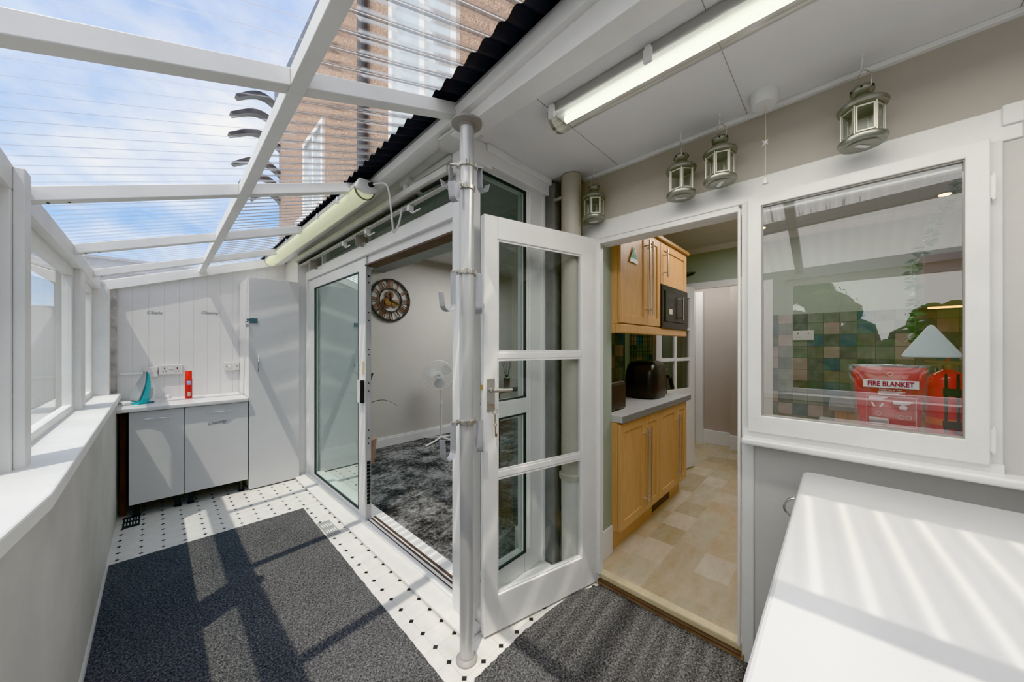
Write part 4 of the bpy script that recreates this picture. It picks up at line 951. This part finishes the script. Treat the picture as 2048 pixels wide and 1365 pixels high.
obj('pane', MB().quad(*[KM @ Vector(p) for p in ((.085, .02, .92), (KW - .09, .02, .92), (KW - .09, .02, 1.88), (.085, .02, 1.88))]), DGLASS, k5)
obj('latch', MB().box(-.004, .002, .005, .035, 1.13, 1.20, KM), BRASS, k5)
sh = thing('corner_shelf', 'dark glass corner shelf high on the sage green wall', 'shelf', (3.95, 1.35, 2.16))
obj('shelf_board', MB().prism([(0, 0), (-.4, 0), (0, -.45)], (4.065, 1.585, 2.16), (1, 0, 0), (0, 1, 0), (0, 0, .015)), M('dark_glass_shelf', (.03, .05, .045), .2), sh)
obj('bracket', MB().bar((4.05, 1.15, 2.155), (4.05, 1.55, 2.05), .012, .012), BLACKM, sh)

# things seen through the kitchen window
st(obj('trim_inner_sill', MB().box(1.79, 2.02, -.40, .265, 1.02, 1.045), M('grey_brown_inner_sill', (.30, .28, .26), .5), bevel=.003), 'grey-brown inner sill of the kitchen window')  # sill coloured an even grey-brown
wk = thing('sink_worktop', 'dark grey worktop with steel sink seen through the window', 'worktop', (3.7, -1, .06))
obj('cabinet', MB().box(3.50, 4.06, -2.2, .03, .065, .888), OAK, wk)
obj('top', MB().box(3.46, 4.066, -2.2, .06, .89, .928), SLATEE, wk, .003)
snk = thing('steel_sink', 'stainless steel sink set in the far worktop', 'sink', (3.75, -.6, .93))
obj('rim', MB().box(3.55, 4.0, -1.3, -.12, .93, .937), STEEL, snk, .003)
obj('bowl', MB().box(3.60, 3.95, -.75, -.25, .936, .938), M('dark_steel', (.15, .15, .15), .3, .8), snk)
obj('tap', MB().tube(cr([Vector((3.97, -.5, .93)), Vector((3.97, -.5, 1.15)), Vector((3.9, -.5, 1.2)), Vector((3.83, -.5, 1.15))]), .012, 10), CHROME, snk, smooth=True)
def ksock(y, z, lab):
    t = thing('wall_socket', lab, 'socket', (4.07, y, z))
    obj('plate', MB().box(4.055, 4.07, y - .073, y + .073, z, z + .086), SOCK, t, .003)
    m = MB()
    for s_ in (-1, 1):
        c = y + s_ * .036
        for a_, b_, p_, q_ in ((-.003, .003, .055, .068), (-.014, -.008, .025, .03), (.008, .014, .025, .03)): obj('pin_hole', MB().box(4.053, 4.056, c + a_, c + b_, z + p_, z + q_), BLACKM, t)
ksock(.24, 1.42, 'pink beige double socket high on the far kitchen tiles')
ksock(-.24, 1.10, 'double socket low on the far tiles behind the fire blanket')
uf = thing('extractor_canopy', 'dark oak cooker canopy with warm lights seen through the window', 'canopy', (3.85, -.8, 1.6))
obj('canopy', MB().box(3.70, 4.06, -1.4, -.42, 1.64, 2.0), M('dark_oak_panel', (.14, .08, .05), .4), uf, .004)
obj('lamp_strip', MB().box(3.74, 3.80, -.95, -.45, 1.632, 1.64), emis('warm_strip', (1, .6, .25), 3), uf)
# fire blanket
fb = thing('fire_blanket', 'red fire blanket pack in clear film on the inner window sill', 'fire blanket', (1.84, -.13, 1.07))
FBX = 1.835
def pack(y0t, y1t, y0b, y1b, z0, z1, bulge, nx=14, nz=14, x=FBX, wob=.004):
    mb = MB()
    for sgn in (-1, 1):
        V = []
        for i in range(nz + 1):
            f = i / nz; r = []
            for j in range(nx + 1):
                g = j / nx
                ya = y0b + (y0t - y0b) * f; yb_ = y1b + (y1t - y1b) * f
                b = bulge * (math.sin(PI * f) ** .5) * (math.sin(PI * g) ** .5)
                w = wob * noise.noise(Vector((f * 5, g * 5, sgn * 3))) * math.sin(PI * f) ** .3 * math.sin(PI * g) ** .3
                r.append(mb.b.verts.new((x + sgn * (b + w), ya + (yb_ - ya) * g, z0 + (z1 - z0) * f)))
            V.append(r)
        for i in range(nz):
            for j in range(nx): mb.b.faces.new((V[i][j], V[i][j + 1], V[i + 1][j + 1], V[i + 1][j]))
    bmesh.ops.remove_doubles(mb.b, verts=mb.b.verts, dist=.0002)
    return mb
obj('blanket', pack(-.032, -.217, -.058, -.198, 1.046, 1.292, .018), REDB, fb, smooth=True)
obj('film', pack(-.02, -.224, -.048, -.206, 1.0455, 1.302, .021, wob=.003), FILM, fb, smooth=True)
XX = FBX - .0232
tp = thing_p = obj('title_strip', MB().box(XX, XX + .0006, -.196, -.062, 1.219, 1.247), STICK, fb)
text('title', 'FIRE BLANKET', .0245, (XX - .0012, -.129, 1.2325), FX, M('dark_red_print', (.35, .01, .05), .4), fb, sx=.72, bold=.0005)
WP = M('white_print', (.75, .6, .6), .5)
text('size_print', 'Size: 1m x 1m', .0095, (XX - .0002, -.129, 1.212), FX, WP, fb)
m = MB(); m.tube(ring((XX, -.129, 1.268), .0065, 0, (1, 0, 0)), .0014, 5, False)
yy0, yy1, zz0, zz1 = -.071, -.19, 1.082, 1.188
m.box(XX, XX + .0005, yy0, yy0 - .001, zz0, zz1).box(XX, XX + .0005, yy1, yy1 + .001, zz0, zz1).box(XX, XX + .0005, yy0, yy1, zz1 - .001, zz1).box(XX, XX + .0005, yy0, yy1, zz0, zz0 + .001)
for k in range(4): m.box(XX, XX + .0005, -.10, -.165 + .008 * (k % 3), 1.205 - k * .0035, 1.2062 - k * .0035)
for c in (-.10, -.16):
    for k in range(3): m.box(XX, XX + .0005, c + .022, c - .022 + .006 * k, 1.183 - k * .0035 - (.012 if c < -.13 else 0), 1.1842 - k * .0035 - (.012 if c < -.13 else 0))
m.prism([(0, 0), (.016, 0), (.018, .01), (.008, .019), (-.002, .01)], (XX, -.152, 1.145), (0, -1, 0), (0, 0, 1), (.0005, 0, 0))
m.prism([(0, 0), (.006, .003), (-.002, .018), (-.006, .016)], (XX, -.088, 1.148), (0, -1, 0), (0, 0, 1), (.0005, 0, 0)).prism([(0, 0), (.005, .0), (.013, .014), (.008, .017)], (XX, -.102, 1.148), (0, -1, 0), (0, 0, 1), (.0005, 0, 0))
for c, z in ((-.10, 1.125), (-.155, 1.118), (-.172, 1.118)): m.tube(ring((XX, c, z), .007, 0, (1, 0, 0)), .0006, 4, False)
for k in range(6): m.box(XX, XX + .0005, -.078, -.12 - .004 * (k % 2), 1.108 - k * .0034, 1.1092 - k * .0034)
obj('instructions_print', m, WP, fb)
# extinguisher
fe = thing('fire_extinguisher', 'red fire extinguisher with black straps beside the fire blanket', 'extinguisher', (1.90, -.275, 1.07))
obj('cylinder', MB().lathe((1.905, -.272, 1.045), [(.048, 0), (.051, .004), (.051, .19), (.047, .21), (.036, .228), (.018, .238), (.013, .245)], 28), M('glossy_red', (.72, .01, .01), .15, var=.05), fe, smooth=True)
obj('strap', MB().box(1.85, 1.856, -.262, -.256, 1.075, 1.275).box(1.85, 1.856, -.288, -.282, 1.075, 1.275).box(1.847, 1.856, -.291, -.253, 1.20, 1.225).box(1.847, 1.856, -.291, -.253, 1.09, 1.115), BLACKM, fe, .001)
obj('valve', MB().lathe((1.905, -.272, 1.285), [(.014, 0), (.016, .01), (.012, .022)], 14).bar((1.905, -.22, 1.315), (1.905, -.31, 1.31), .012, .006).bar((1.905, -.21, 1.298), (1.905, -.30, 1.306), .012, .005).tube([(1.89, -.30, 1.30), (1.89, -.32, 1.30)], .009, 12), BRASS, fe, .001)
obj('base_band', MB().lathe((1.905, -.272, 1.098), [(.0513, 0), (.0516, .001), (.0516, .02), (.0513, .021)], 28), M('orange_band', (.75, .12, .01), .3), fe, smooth=True)
# triangular sign
ts = thing('triangle_sign', 'pale blue rounded triangular sign above the fire extinguisher', 'sign', (1.83, -.225, 1.33))
def rtri(y0, y1, yt, z0, zt, r):
    P = [Vector((y0, z0)), Vector((y1, z0)), Vector((yt, zt))]; out = []
    for i in range(3):
        a, b, c = P[i - 1], P[i], P[(i + 1) % 3]; p = b + (a - b).normalized() * r; q = b + (c - b).normalized() * r
        for k in range(7):
            t = k / 6; out.append(tuple((1 - t) ** 2 * p + 2 * t * (1 - t) * b + t * t * q))
    return out
obj('panel', MB().prism(rtri(-.155, -.296, -.225, 1.331, 1.446, .018), (1.832, 0, 0), (0, 1, 0), (0, 0, 1), (.004, 0, 0)), SIGN, ts, .001)
obj('rim', MB().prism(rtri(-.152, -.299, -.225, 1.329, 1.450, .019), (1.8365, 0, 0), (0, 1, 0), (0, 0, 1), (.003, 0, 0)), STICK, ts, .001)
obj('clip', MB().bar((1.845, -.265, 1.335), (1.895, -.268, 1.315), .006, .004), RED, ts)
# hanging ivy garland
hv = thing('hanging_ivy', 'trailing ivy garland hanging inside the kitchen window', 'plant', (1.95, -.2, 1.8))
stem = cr([Vector(p) for p in ((2.0, -.33, 1.98), (1.97, -.27, 1.86), (1.95, -.235, 1.76), (1.94, -.195, 1.66), (1.95, -.205, 1.55), (1.94, -.20, 1.44), (1.945, -.205, 1.38))], 10)
obj('stem', MB().tube(stem, .0015, 5), LEAF, hv)
m = MB(); rnd = random.Random(3)
for i, p in enumerate(stem):
    for q in range(3):
        a = rnd.uniform(0, 2 * PI); d = Vector((.5 * math.cos(a), math.sin(a), rnd.uniform(-.6, .3))).normalized(); s_ = rnd.uniform(.022, .036)
        w = d.cross(Vector((rnd.uniform(-1, 1), rnd.uniform(-.3, .3), 1))).normalized() * s_ * .3
        m.quad(p, p + d * s_ * .45 + w, p + d * s_, p + d * s_ * .45 - w)
obj('leaves', m, LEAF, hv)
for y, x, lab in ((.50, 3.7, 'warm round ceiling downlight near the hall side'), (-.52, 3.75, 'warm round ceiling downlight deep in the kitchen'), (-.75, 2.6, 'ceiling downlight near the sink side'), (.2, 2.7, 'ceiling downlight over the middle of the kitchen')):
    t = thing('downlight', lab, 'light', (x, y, 2.41))
    obj('rim', MB().lathe((x, y, 2.408), [(.030, 0), (.045, .002), (.045, .012)], 24), CHROME, t)
    obj('lamp', MB().lathe((x, y, 2.406), [(0, 0), (.03, .001), (.03, .003)], 24), DOWN, t)

# ------------------------------------------------------------------ lounge: clock, fan, plant, diffuser
ck = thing('wall_clock', 'large skeleton clock with roman numerals and bronze gears on the lounge wall', 'clock', (2.168, 4.33, 1.98))
CX, CY, CZ = 2.168, 4.34, 1.98
def annulus(r0, r1, y0, y1, cx=CX, cz=CZ, n=48):
    rs = []
    for k in range(n + 1):
        a = 2 * PI * k / n; c, s_ = math.cos(a), math.sin(a)
        rs.append([(cx + r0 * c, y0, cz + r0 * s_), (cx + r1 * c, y0, cz + r1 * s_), (cx + r1 * c, y1, cz + r1 * s_), (cx + r0 * c, y1, cz + r0 * s_)])
    return MB().rings(rs, False)
obj('outer_ring', annulus(.262, .285, CY - .015, CY + .005), BLACKM, ck)
obj('inner_ring', annulus(.150, .162, CY - .015, CY + .005), BLACKM, ck)
NUM = ['XII', 'I', 'II', 'III', 'IIII', 'V', 'VI', 'VII', 'VIII', 'IX', 'X', 'XI']
for k, s_ in enumerate(NUM):
    a = PI / 2 - k * PI / 6; m = MB(); wd = {'I': .022, 'V': .038, 'X': .038}; tot = sum(wd[c] for c in s_); pos = -tot / 2
    rad = Vector((math.cos(a), 0, math.sin(a))); tn = Vector((math.sin(a), 0, -math.cos(a))); O = Vector((CX, CY - .008, CZ))
    for c in s_:
        w = wd[c]; l, r = pos + .004, pos + w - .004; pos += w
        P = lambda t, rr: O + tn * t + rad * rr
        if c == 'I': m.bar(P((l + r) / 2, .158), P((l + r) / 2, .266), .010, .008, up=(0, 1, 0))
        elif c == 'V': m.bar(P((l + r) / 2, .158), P(l, .266), .010, .008, up=(0, 1, 0)).bar(P((l + r) / 2, .158), P(r, .266), .006, .008, up=(0, 1, 0))
        else: m.bar(P(l, .158), P(r, .266), .010, .008, up=(0, 1, 0)).bar(P(r, .158), P(l, .266), .006, .008, up=(0, 1, 0))
    m.bar(O + rad * .164 - tn * tot * .5, O + rad * .164 + tn * tot * .5, .008, .006, up=(0, 1, 0))
    m.bar(O + rad * .258 - tn * tot * .5, O + rad * .258 + tn * tot * .5, .008, .006, up=(0, 1, 0))
    obj('numeral', m, BROWN, ck)
def gear(cx, cz, r, y):
    n = 16; poly = []
    for k in range(n * 4):
        a = 2 * PI * k / (n * 4); rr = r if (k // 2) % 2 else r * .88; poly.append((rr * math.cos(a), rr * math.sin(a)))
    m = MB()
    rs = []
    for k in range(len(poly) + 1):
        x, z = poly[k % len(poly)]; a = 2 * PI * k / len(poly); q = r * .62
        rs.append([(cx + q * math.cos(a), y, cz + q * math.sin(a)), (cx + x, y, cz + z), (cx + x, y + .006, cz + z), (cx + q * math.cos(a), y + .006, cz + q * math.sin(a))])
    m.rings(rs, False)
    for k in range(3): 
        a = k * PI / 3 + .4; m.bar((cx - r * .65 * math.cos(a), y + .003, cz - r * .65 * math.sin(a)), (cx + r * .65 * math.cos(a), y + .003, cz + r * .65 * math.sin(a)), .016, .005, up=(0, 1, 0))
    m.tube([(cx, y, cz), (cx, y + .008, cz)], r * .28, 14)
    return m
GOLD = M('antique_gold', (.14, .08, .035), .35, .7, var=.4, vs=20)
obj('gear', gear(CX - .04, CZ - .035, .075, CY - .005), BROWN, ck); obj('gear', gear(CX - .01, CZ + .07, .055, CY - .012), BROWN, ck)
obj('gear', gear(CX + .07, CZ - .04, .052, CY - .012), GOLD, ck); obj('gear', gear(CX - .045, CZ - .03, .045, CY - .02), GOLD, ck)
obj('minute_hand', MB().bar((CX, CY - .025, CZ), (CX + .115, CY - .025, CZ - .05), .014, .003, up=(0, 1, 0)), BLACKM, ck)
obj('hour_hand', MB().bar((CX, CY - .028, CZ), (CX - .005, CY - .028, CZ + .095), .016, .003, up=(0, 1, 0)), BLACKM, ck)
obj('hub', MB().tube([(CX, CY - .032, CZ), (CX, CY, CZ)], .018, 14), BLACKM, ck)

FX_, FY_, FZ_ = 2.70, 4.0, .965
fn = thing('pedestal_fan', 'white pedestal fan standing by the lounge wall', 'fan', (2.78, 4.06, .03))
hd = Vector((-.55, -.83, 0)); hr = Vector((.83, -.55, 0)); FO = Vector((FX_, FY_, FZ_)); Zv = Vector((0, 0, 1))
def disc_pts(r, o, n=28): return [FO + hd * o + hr * (r * math.cos(2 * PI * k / n)) + Zv * (r * math.sin(2 * PI * k / n)) for k in range(n + 1)]
obj('cage_rim', MB().tube(disc_pts(.20, .05), .005, 6, False).tube(disc_pts(.20, .035), .005, 6, False), WPL, fn, smooth=True)
m = MB()
for k in range(40):
    a = 2 * PI * k / 40; e = hr * math.cos(a) + Zv * math.sin(a); m.tube([FO + hd * .09 + e * .045, FO + hd * .08 + e * .12, FO + hd * .05 + e * .20, FO + hd * -.0 + e * .12, FO - hd * .02 + e * .05], .0011, 4)
obj('cage_wires', m, WPL, fn)
for k in range(3):
    a = k * 2 * PI / 3 + 2.7; rs = []
    for i in range(7):
        f = i / 6; rr = .03 + .145 * f; w = .30 + .55 * math.sin(PI * min(1, f * .9 + .05)); ring_ = []
        for s_, th_ in ((-w, .012), (0, .018), (w, .030), (w, .033), (0, .021), (-w, .015)):
            aa = a + s_ * .75; ring_.append(FO + hd * (.015 + th_) + (hr * math.cos(aa) + Zv * math.sin(aa)) * rr)
        rs.append(ring_)
    obj('blade', MB().rings(rs), M('translucent_white', (.7, .7, .7), .25), fn, smooth=True)
obj('hub', MB().tube([FO + hd * .07, FO + hd * .098], .048, 22), WPL, fn, .004)
obj('hub_badge', MB().box(-.02, .02, 0, .001, -.005, .005, Matrix(((hr.x, hd.x, 0, (FO + hd * .0985).x), (hr.y, hd.y, 0, (FO + hd * .0985).y), (0, 0, 1, FO.z), (0, 0, 0, 1)))), GREYP, fn)
obj('motor', MB().tube([FO - hd * .02, FO - hd * .13], [.055, .04], 18).box(FX_ + .03, FX_ + .10, FY_ + .02, FY_ + .09, FZ_ - .14, FZ_ - .02), WPL, fn, .006)
obj('pole', MB().tube([(2.78, 4.06, .05), (2.78, 4.06, .55)], .014, 12).tube([(2.78, 4.06, .55), (2.77, 4.05, .86)], .009, 12).tube([(2.78, 4.06, .53), (2.78, 4.06, .58)], .019, 12), WPL, fn, smooth=True)
for k in range(4):
    a = .35 + k * PI / 2; e = Vector((math.cos(a), math.sin(a), 0)); obj('leg', MB().tube([Vector((2.78, 4.06, .085)), Vector((2.78, 4.06, .055)) + e * .16, Vector((2.78, 4.06, .043)) + e * .34], .013, 8), WPL, fn, smooth=True)
hl = thing('houseplant', 'dark leaved houseplant half hidden by the sliding door', 'plant', (1.66, 3.9, .03))
m = MB()
for (a, l, z, dz) in ((-.3, .34, .80, -.14), (.6, .16, .95, .1), (-2.2, .3, .92, .05), (2.4, .3, .85, -.05), (-2.6, .3, 1.0, .1)):
    e = Vector((math.cos(a), math.sin(a), 0)); s0 = Vector((1.66, 3.9, z - .1)); rs = []
    for i in range(8):
        f = i / 7; w = .022 * math.sin(PI * min(1, f + .08)) + .002; c = s0 + e * l * f + Vector((0, 0, .12 * math.sin(f * 2.2) + dz * f)); q = Vector((-e.y, e.x, 0)) * w
        rs.append([c - q, c + Vector((0, 0, -.004)), c + q])
    m.rings(rs, False, False)
obj('leaves', m, M('dark_leaf', (.02, .03, .02), .4), hl)
obj('stem', MB().tube([(1.66, 3.9, .3), (1.66, 3.9, .75)], .012, 8), DARKW, hl)
obj('pot', MB().lathe((1.66, 3.9, .03), [(.08, 0), (.11, .25), (.115, .28), (.10, .28)], 20), M('terracotta_pot', (.45, .3, .25), .7), hl)
# side table with reed diffuser behind the glazed side
dt = thing('console_table', 'dark glossy side table behind the glazed side window', 'table', (2.3, 2.35, .03))
obj('top', MB().box(1.9, 2.9, 2.0, 2.5, .98, 1.02), M('dark_grey_gloss', (.10, .105, .11), .2), dt, .004)
for x in (1.95, 2.85):
    for y in (2.05, 2.45): obj('leg', MB().box(x - .02, x + .02, y - .02, y + .02, .03, .98), BLACKM, dt)
rd = thing('reed_diffuser', 'small reed diffuser with dark sticks on the side table', 'diffuser', (2.2, 2.18, 1.02))
obj('bottle', MB().lathe((2.2, 2.18, 1.02), [(.03, 0), (.03, .06), (.012, .07), (.012, .085)], 16), BLACK, rd, smooth=True)
for k in range(5): obj('reed', MB().tube([(2.2, 2.18, 1.03), (2.2 + .05 * math.cos(k * 1.3), 2.18 + .05 * math.sin(k * 1.3), 1.27)], .002, 5), BLACKM, rd)

# ------------------------------------------------------------------ outside: house, neighbour, hedge
hs_ = thing('house', 'pebbledashed house wall rising above the clear roof', 'house', (1.4, 3, 0))
HX = 1.32
obj('wall', MB().box(HX, HX + .3, .3, 6.3, 2.55, 5.3), PEB, hs_)
obj('eaves', MB().box(HX - .06, HX + .4, .2, 6.3, 5.0, 5.3), SOFFD, hs_)
obj('lead_flashing', MB().box(HX - .04, HX, .3, 6.3, 2.42, 2.72), SOFFD, hs_)
def hwin(y0, y1, z0, z1, bars):
    f = obj('window', MB().box(HX - .03, HX + .02, y0, y1, z0, z0 + .06).box(HX - .03, HX + .02, y0, y1, z1 - .06, z1).box(HX - .03, HX + .02, y0, y0 + .06, z0, z1).box(HX - .03, HX + .02, y1 - .06, y1, z0, z1), OFFW, hs_)
    for b in bars: obj('mullion', MB().box(HX - .03, HX + .02, b - .035, b + .035, z0, z1), OFFW, f)
    obj('pane', MB().box(HX - .005, HX, y0 + .05, y1 - .05, z0 + .05, z1 - .05), M('pale_pane', (.55, .62, .68), .1, var=.15, vs=3), f)
    obj('sill', MB().box(HX - .10, HX, y0 - .05, y1 + .05, z0 - .06, z0), OFFW, f)
hwin(1.72, 2.62, 2.75, 4.3, [2.12]); hwin(4.2, 4.95, 2.95, 3.95, [4.55])
obj('drainpipe', MB().tube([(HX - .06, 3.05, 2.5), (HX - .06, 3.05, 5.5)], .045, 12), SOFFD, hs_)
for k, (z, wd) in enumerate(((5.0, .42), (4.72, .48), (4.42, .50), (4.02, .46), (3.78, .38), (3.58, .25))):  # dark waves added in place of the house edge refracted by the roof
    up = [(HX + .02 - (wd + .14) * t, .13 * math.sin(PI * t * 1.15) + .02) for t in [i / 10 for i in range(11)]]
    poly = [(x, zz) for x, zz in up] + [(x + .03, zz - .10 * (1 - .7 * i / 10)) for i, (x, zz) in reversed(list(enumerate(up)))]
    obj('refracted_edge_wave', MB().prism(poly, (0, 6.2, z), (1, 0, 0), (0, 0, 1), (0, .12, 0)), M('refracted_edge_brown', (.05, .042, .045), .4, var=.6, vs=6), hs_, smooth=True)
nb = thing('neighbour_outbuilding', 'cream rendered outbuilding with overhanging flat eaves beyond the side windows', 'building', (-1.0, 9, 0))
obj('wall', MB().box(-1.03, .5, 8.2, 11, -.06, 2.5), M('beige_render', (.52, .48, .42), .8), nb)
obj('eaves', MB().box(-1.30, .5, 7.9, 11.2, 2.5, 2.66), M('cream_eaves', (.6, .58, .54), .6), nb)
obj('roof_edge', MB().box(-1.32, .5, 7.87, 11.2, 2.66, 2.70), M('pale_roof_edge', (.55, .54, .53), .6), nb)
tag(obj('garden_wall', MB().box(-3.3, -1.04, 8.3, 8.5, -.06, 1.95), RENDERW), 'white rendered garden wall beyond the side windows', 'wall')
m = MB(); rnd = random.Random(11)
m.rings([[(-3.7, y, -.05), (-3.3, y, -.05), (-3.3, y, 1.6 + .25 * math.sin(y * 1.7) + .15 * math.sin(y * 4.1)), (-3.7, y, 1.6 + .25 * math.sin(y * 1.7) + .15 * math.sin(y * 4.1))] for y in [-6.5 + .25 * i for i in range(47)]])
for k in range(430):
    y = rnd.uniform(-6.5, 5); top = 1.95 + .3 * math.sin(y * 1.7) + .18 * math.sin(y * 4.1); c = Vector((rnd.uniform(-3.75, -3.15), y, rnd.uniform(.3, top)))
    q = rnd.uniform(.16, .24); m.lathe(c - Vector((0, 0, q)), [(.04, 0), (q * .85, q * .4), (q, q), (q * .85, q * 1.6), (.04, q * 2)], 7)
    for j in range(46):
        d = Vector((rnd.gauss(0, 1), rnd.gauss(0, 1), rnd.gauss(0, 1))).normalized(); p = c + d * q * rnd.uniform(.85, 1.25)
        e = d.orthogonal().normalized(); e = Matrix.Rotation(rnd.uniform(0, 6.28), 3, d) @ e; f = (d.cross(e) + d * .4).normalized(); z_ = rnd.uniform(.035, .06)
        m.quad(p, p + e * z_ * .5 + f * z_ * .25, p + e * z_, p + e * z_ * .5 - f * z_ * .25)
hg = tag(obj('garden_hedge', m, M('hedge_mid', (.045, .09, .025), .9, var=.7, vs=4, spec=.1)), 'leafy garden hedge beyond the side windows', 'hedge')

# ------------------------------------------------------------------ light
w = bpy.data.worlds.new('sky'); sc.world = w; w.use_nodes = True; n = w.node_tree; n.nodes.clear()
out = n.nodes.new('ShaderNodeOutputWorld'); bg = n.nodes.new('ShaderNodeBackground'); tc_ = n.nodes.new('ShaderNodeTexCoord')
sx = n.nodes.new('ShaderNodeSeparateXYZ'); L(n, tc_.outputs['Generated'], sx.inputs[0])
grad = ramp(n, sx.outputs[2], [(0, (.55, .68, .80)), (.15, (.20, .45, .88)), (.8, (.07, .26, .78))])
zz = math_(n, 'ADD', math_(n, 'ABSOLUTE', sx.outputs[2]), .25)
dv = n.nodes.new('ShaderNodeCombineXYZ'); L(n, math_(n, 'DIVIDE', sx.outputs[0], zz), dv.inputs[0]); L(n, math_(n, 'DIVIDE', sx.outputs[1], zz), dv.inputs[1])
cl = math_(n, 'ADD', noise_(n, dv.outputs[0], 1.1, 7, .58), math_(n, 'MULTIPLY', math_(n, 'MAXIMUM', math_(n, 'SUBTRACT', math_(n, 'MULTIPLY', sx.outputs[0], -1), .12), 0), .24))  # extra cloud added away from the view to neutralise blue light on walls
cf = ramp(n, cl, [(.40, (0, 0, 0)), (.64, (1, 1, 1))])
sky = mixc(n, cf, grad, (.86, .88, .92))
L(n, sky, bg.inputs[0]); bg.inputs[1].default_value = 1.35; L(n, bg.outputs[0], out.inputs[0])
sun = bpy.data.lights.new('sun', 'SUN'); sun.energy = 2.3; sun.angle = math.radians(.6); sun.color = (1, .97, .92)
so = bpy.data.objects.new('sun', sun); C.objects.link(so)
so.rotation_euler = Vector((.38, .22, -1)).to_track_quat('-Z', 'Y').to_euler()
def area(name, loc, size, e, col=(1, 1, 1), rot=(0, 0, 0)):
    l = bpy.data.lights.new(name, 'AREA'); l.energy = e; l.size = size; l.color = col
    o = bpy.data.objects.new(name, l); C.objects.link(o); o.location = loc; o.rotation_euler = rot; return o
area('lounge_fill_light', (3.2, 3.0, 2.55), 1.4, 32, (.86, .92, 1))  # fill light added to brighten the lounge; no fitting known there
area('kitchen_ceiling_lamp', (3.0, .3, 2.38), .9, 13, (.90, .94, 1))
area('hall_ceiling_lamp', (4.6, 1.2, 2.36), .4, 6, (.92, .94, 1))
p = bpy.data.lights.new('batten_lamp', 'AREA'); p.shape = 'RECTANGLE'; p.size = .1; p.size_y = 1.7; p.energy = 7
o = bpy.data.objects.new('batten_lamp', p); C.objects.link(o); o.location = (1.165, -.02, 2.25)

# ------------------------------------------------------------------ camera
cam = bpy.data.cameras.new('camera'); cam.lens = 12; cam.sensor_width = 36; cam.shift_y = 9.5 / 2048; cam.clip_start = .02
co = bpy.data.objects.new('camera', cam); C.objects.link(co); co.location = (0, 0, 1.37)
co.rotation_euler = (PI / 2, 0, -math.radians(46.15)); sc.camera = co

sc.view_settings.view_transform = 'Khronos PBR Neutral'; sc.view_settings.look = 'None'; sc.view_settings.exposure = .1; sc.view_settings.gamma = 1.35
sc.view_settings.use_white_balance = True; sc.view_settings.white_balance_temperature = 7200; sc.view_settings.white_balance_tint = 8
sc.cycles.use_denoising = True
sc.cycles.max_bounces = 10; sc.cycles.transparent_max_bounces = 24; sc.cycles.diffuse_bounces = 5
sc.cycles.sample_clamp_indirect = 6
